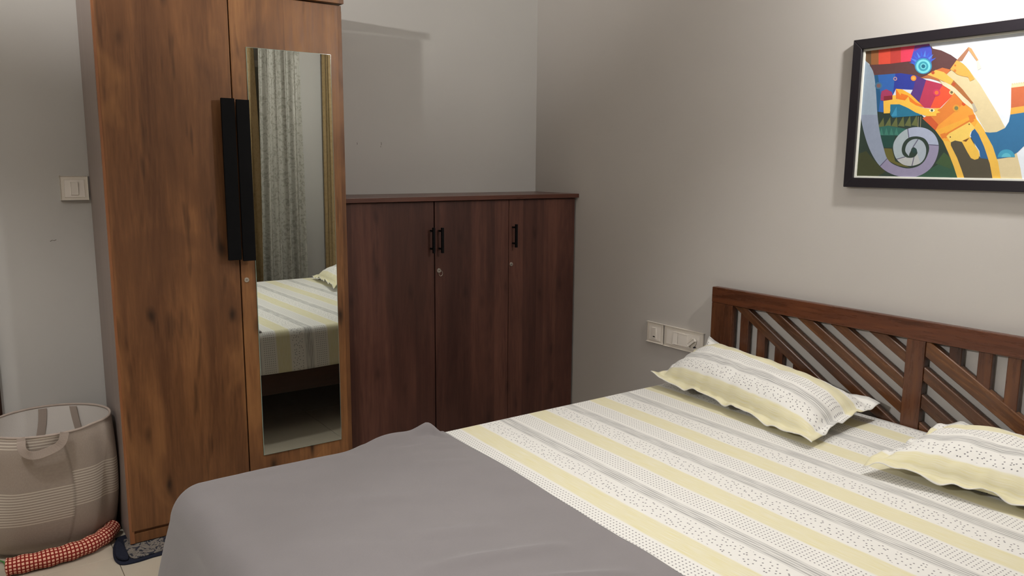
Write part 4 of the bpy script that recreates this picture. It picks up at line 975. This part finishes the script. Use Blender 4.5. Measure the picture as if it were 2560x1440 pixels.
# folded printed mat that the wardrobe stands on
mo = [(-2.236, -.300), (-2.256, -.360), (-2.268, -.450), (-2.262, -.500), (-2.245, -.522), (-2.20, -.528), (-2.15, -.522), (-2.10, -.520), (-2.02, -.500), (-1.95, -.505), (-1.88, -.47), (-1.88, -.30), (-2.20, -.28)]
MT = thing('floor_mat', 'dark printed cloth mat under the left foot of the wardrobe', 'mat', (-2.1, -.42, 0))
def mat_layer(nm, pts, z0, z1, mat, amp=.002):
    bm = bmesh.new(); n_ = len(pts); P = cat_pts([(p[0], p[1]) for p in pts] + [pts[0]], 5)[:-1]
    n_ = len(P); c = Vector((sum(p.x for p in P) / n_, sum(p.y for p in P) / n_, 0))
    rings = []
    for (sc_, z) in ((1.0, z0), (1.008, (z0 + z1) / 2), (.985, z1), (.93, z1 + .0005)):
        rings.append([bm.verts.new((c.x + (p.x - c.x) * sc_, c.y + (p.y - c.y) * sc_, z + (amp * mn.noise(Vector((p.x * 30, p.y * 30, z))) if z > z0 else 0))) for p in P])
    for a, b in zip(rings, rings[1:]):
        for i in range(n_): bm.faces.new((a[i], a[(i+1) % n_], b[(i+1) % n_], b[i]))
    bm.faces.new(rings[-1]); bm.faces.new(rings[0][::-1])
    return bm_obj(nm, bm, mat, MT, smooth=True)
mat_layer('lower_layer', mo, .0005, .0075, M_MATD, .001)
mat_layer('upper_layer', [(-2.215, -.33), (-2.222, -.44), (-2.212, -.505), (-2.17, -.508), (-2.10, -.500), (-2.02, -.485), (-1.95, -.49), (-1.89, -.46), (-1.89, -.32)], .0078, .0125, M_MAT, .0008)
mat_layer('turned_edge', [(-2.238, -.345), (-2.254, -.40), (-2.262, -.46), (-2.250, -.500), (-2.228, -.505), (-2.224, -.45), (-2.228, -.38)], .0078, .020, M_MATD, .001)
M_CORD = plain('green_cord', (60, 120, 50), .6)
cd_ = tube('green_cord', [(-2.66, -.30, .012), (-2.63, -.262, .014), (-2.612, -.250, .010), (-2.60, -.262, .006), (-2.598, -.29, .005)], .003, M_CORD, n=8)
tag(cd_, 'thin green cord on the floor at the left of the basket', 'cord')

# wall panel just inside the left edge
wp = thing('wall_panel', 'dark brown wooden panel hung on the wall at the left edge', 'panel', (-2.78, -.06, .498))
box('frame_stile', -2.605, -2.5555, -.085, -.0605, .498, 1.70, M_PANEL, wp, bevel=.002)
box('frame_stile', -3.005, -2.955, -.085, -.0605, .498, 1.70, M_PANEL, wp, bevel=.002)
box('frame_rail', -2.9545, -2.6055, -.085, -.0605, .498, .548, M_PANEL, wp, bevel=.002)
box('frame_rail', -2.9545, -2.6055, -.085, -.0605, 1.65, 1.70, M_PANEL, wp, bevel=.002)
box('panel_board', -2.9545, -2.6055, -.075, -.0605, .5485, 1.6495, M_PANEL, wp, bevel=0)

# small marks in the plaster
M_SCR = plain('dark_scratch', (84, 74, 66), .9)
M_SCR2 = plain('dark_smudge', (112, 98, 92), .9)
o = tube('crack', [(-2.352, -.0602, 1.146), (-2.345, -.0602, 1.150), (-2.338, -.0602, 1.1485), (-2.331, -.0602, 1.1515)], .0009, M_SCR, bpy.data.objects['trim_1'], n=6)
for (x, z, h) in ((-.935, 1.541, .007), (-.938, 1.527, .003), (-1.06, 1.539, .005)):
    tube('smudge', [(x, -.0002, z - h), (x + .001, -.0004, z), (x, -.0002, z + h)], .0011, M_SCR2, bpy.data.objects['wall_back'], n=6)

# ------------------------------------------------------------------ curtains by the near wall (seen in the mirror)
def curtain(name, label, x0, x1, y, z0, z1, folds, amp, mat, seed, lean=0.0, along_y=False):
    NX, NZ = folds * 14, 26; verts = []; uvs = []; faces = []
    for j in range(NZ + 1):
        t = j / NZ; z = z0 + (z1 - z0) * t
        w0 = 1 - .16 * t
        for i in range(NX + 1):
            s_ = i / NX; ph = s_ * folds * 2 * PI + seed
            xx = (x0 + x1) / 2 + (x1 - x0) * (s_ - .5) * w0 + lean * t
            am = amp * (1.0 - .35 * t) * (1 + .35 * math.sin(ph * .37 + seed))
            yy = y + am * math.sin(ph + .5 * math.sin(t * 3 + seed)) + .25 * am * math.sin(2.3 * ph + t)
            verts.append((xx + .3 * am * math.cos(ph), yy, z)); uvs.append((s_ * (x1 - x0) * 1.7, z))
    for j in range(NZ):
        for i in range(NX):
            a = j * (NX + 1) + i; faces.append((a, a + 1, a + NX + 2, a + NX + 1))
    me = bpy.data.meshes.new(name); me.from_pydata(verts, [], faces); uvl = me.uv_layers.new(name='UVMap')
    for p in me.polygons:
        for li, vi in zip(p.loop_indices, p.vertices): uvl.data[li].uv = uvs[vi]
    if along_y: me.transform(Matrix(((0, 1, 0, 0), (1, 0, 0, 0), (0, 0, 1, 0), (0, 0, 0, 1))))
    c = thing(name, label, 'curtain', (y, (x0 + x1) / 2, z0) if along_y else ((x0 + x1) / 2, y, z0))
    o = link('curtain_cloth', me, mat, c, None, True); solid(o, .0015)
    bm = bmesh.new(); add_box(bm, x0 + .08 * (x1 - x0) + lean, x1 - .08 * (x1 - x0) + lean, y - .006, y + .006, z1 - .03, z1 + .05)
    if along_y: bm.transform(Matrix(((0, 1, 0, 0), (1, 0, 0, 0), (0, 0, 1, 0), (0, 0, 0, 1))))
    bm_obj('heading_tape', bm, mat, c, bevel=.003)
curtain('curtain', 'silver-grey patterned curtain hanging beside the white wall, seen in the mirror', -.66, -.26, YN + .16, .03, 2.50, 5, .030, M_CURT, .4, .02)
curtain('curtain', 'tan curtain left of the silver-grey curtain, seen in the mirror', -1.30, -.55, YN + .07, .03, 2.50, 7, .022, M_TAN, 2.1, .0)
curtain('curtain', 'narrow tan cloth strip added in the corner at the right edge of the mirror', -3.78, -3.40, -.032, .03, 2.50, 5, .016, M_TAN, 1.1, .0, True)  # added cloth, gives the corner strip in the mirror its brown tone
cr = thing('curtain_rod', 'steel curtain rod over the window wall', 'curtain rod', (-1.1, YN + .11, 2.57))
cyl('rod', (-1.95, YN + .11, 2.575), (-.12, YN + .11, 2.575), .010, M_CHROME, cr)
for x in (-1.95, -.12): cyl('finial', (x, YN + .11, 2.57), (x + (-.03 if x < -1 else .03), YN + .11, 2.57), .017, M_CHROME, cr)
for x in (-1.80, -.18): cyl('bracket', (x, YN + .001, 2.57), (x, YN + .0995, 2.57), .006, M_CHROME, cr)

# ------------------------------------------------------------------ the lamps themselves
def bulb(parent, pos, radius, power, color, name):
    bm = bmesh.new(); bmesh.ops.create_uvsphere(bm, u_segments=24, v_segments=16, radius=radius, matrix=Matrix.Translation(pos))
    # emission strength from watts: power = 4 pi^2 r^2 * radiance
    return bm_obj('bulb', bm, emit(name, color, power / (4 * PI * PI * radius * radius)), parent, smooth=True)
a = LAMP_A['pos']
la = thing('bracket_lamp', 'bulb on a bent bracket arm above the picture', 'lamp', (0, a[1], a[2]))
bulb(la, a, LAMP_A['radius'], LAMP_A['power'], LAMP_A['color'], 'glow_a')
top = a[2] + LAMP_A['radius']
cyl('bulb_holder', (a[0], a[1], top - .004), (a[0], a[1], top + .05), .018, M_PLAST2, la)
tube('arm', [(a[0], a[1], top + .05), (a[0], a[1], top + .08), (a[0] + .02, a[1], top + .10), (a[0] + .06, a[1], top + .11), (-.03, a[1], top + .11), (-.013, a[1], top + .11)], .007, M_BLACK, la, n=10)
cyl('wall_rose', (-.0125, a[1], top + .11), (-.0008, a[1], top + .11), .04, M_BLACK, la)
for d_, lab in ((LAMP_B, 'white wall spotlight turned up to the far corner'), (LAMP_E, 'added white wall spotlight, out of view, turned down to the headboard')):
    a = Vector(d_['pos']); av = Vector(d_['aim']).normalized()
    lb = thing('wall_spotlight', lab, 'lamp', (XL, a.y, a.z), 'spotlights on the left wall')
    cyl('spot_housing', a - av * .005, a - av * .12, .056, M_PLAST2, lb, n=32)
    cyl('wall_rose', (XL + .0005, a.y, a.z), (XL + .02, a.y, a.z), .04, M_PLAST2, lb)
    cyl('arm', (XL + .0205, a.y, a.z), a - av * .115, .008, M_PLAST2, lb, n=12)
for d_, lab in ((LAMP_C, 'round recessed ceiling downlight over the head end of the bed'), (LAMP_D, 'round recessed ceiling downlight beyond the foot end of the bed')):
    a = Vector(d_['pos'])
    lc = thing('ceiling_downlight', lab, 'lamp', (a.x, a.y, ZC), 'ceiling downlights')
    tube('trim_ring', [(a.x + .085 * math.cos(q), a.y + .085 * math.sin(q), ZC - .0065) for q in [2 * PI * k / 40 for k in range(40)]], .006, M_PLAST2, lc, n=8, closed=True)
    cyl('reflector', (a.x, a.y, ZC - .002), (a.x, a.y, ZC - .008), .076, M_PLAST2, lc, n=40)
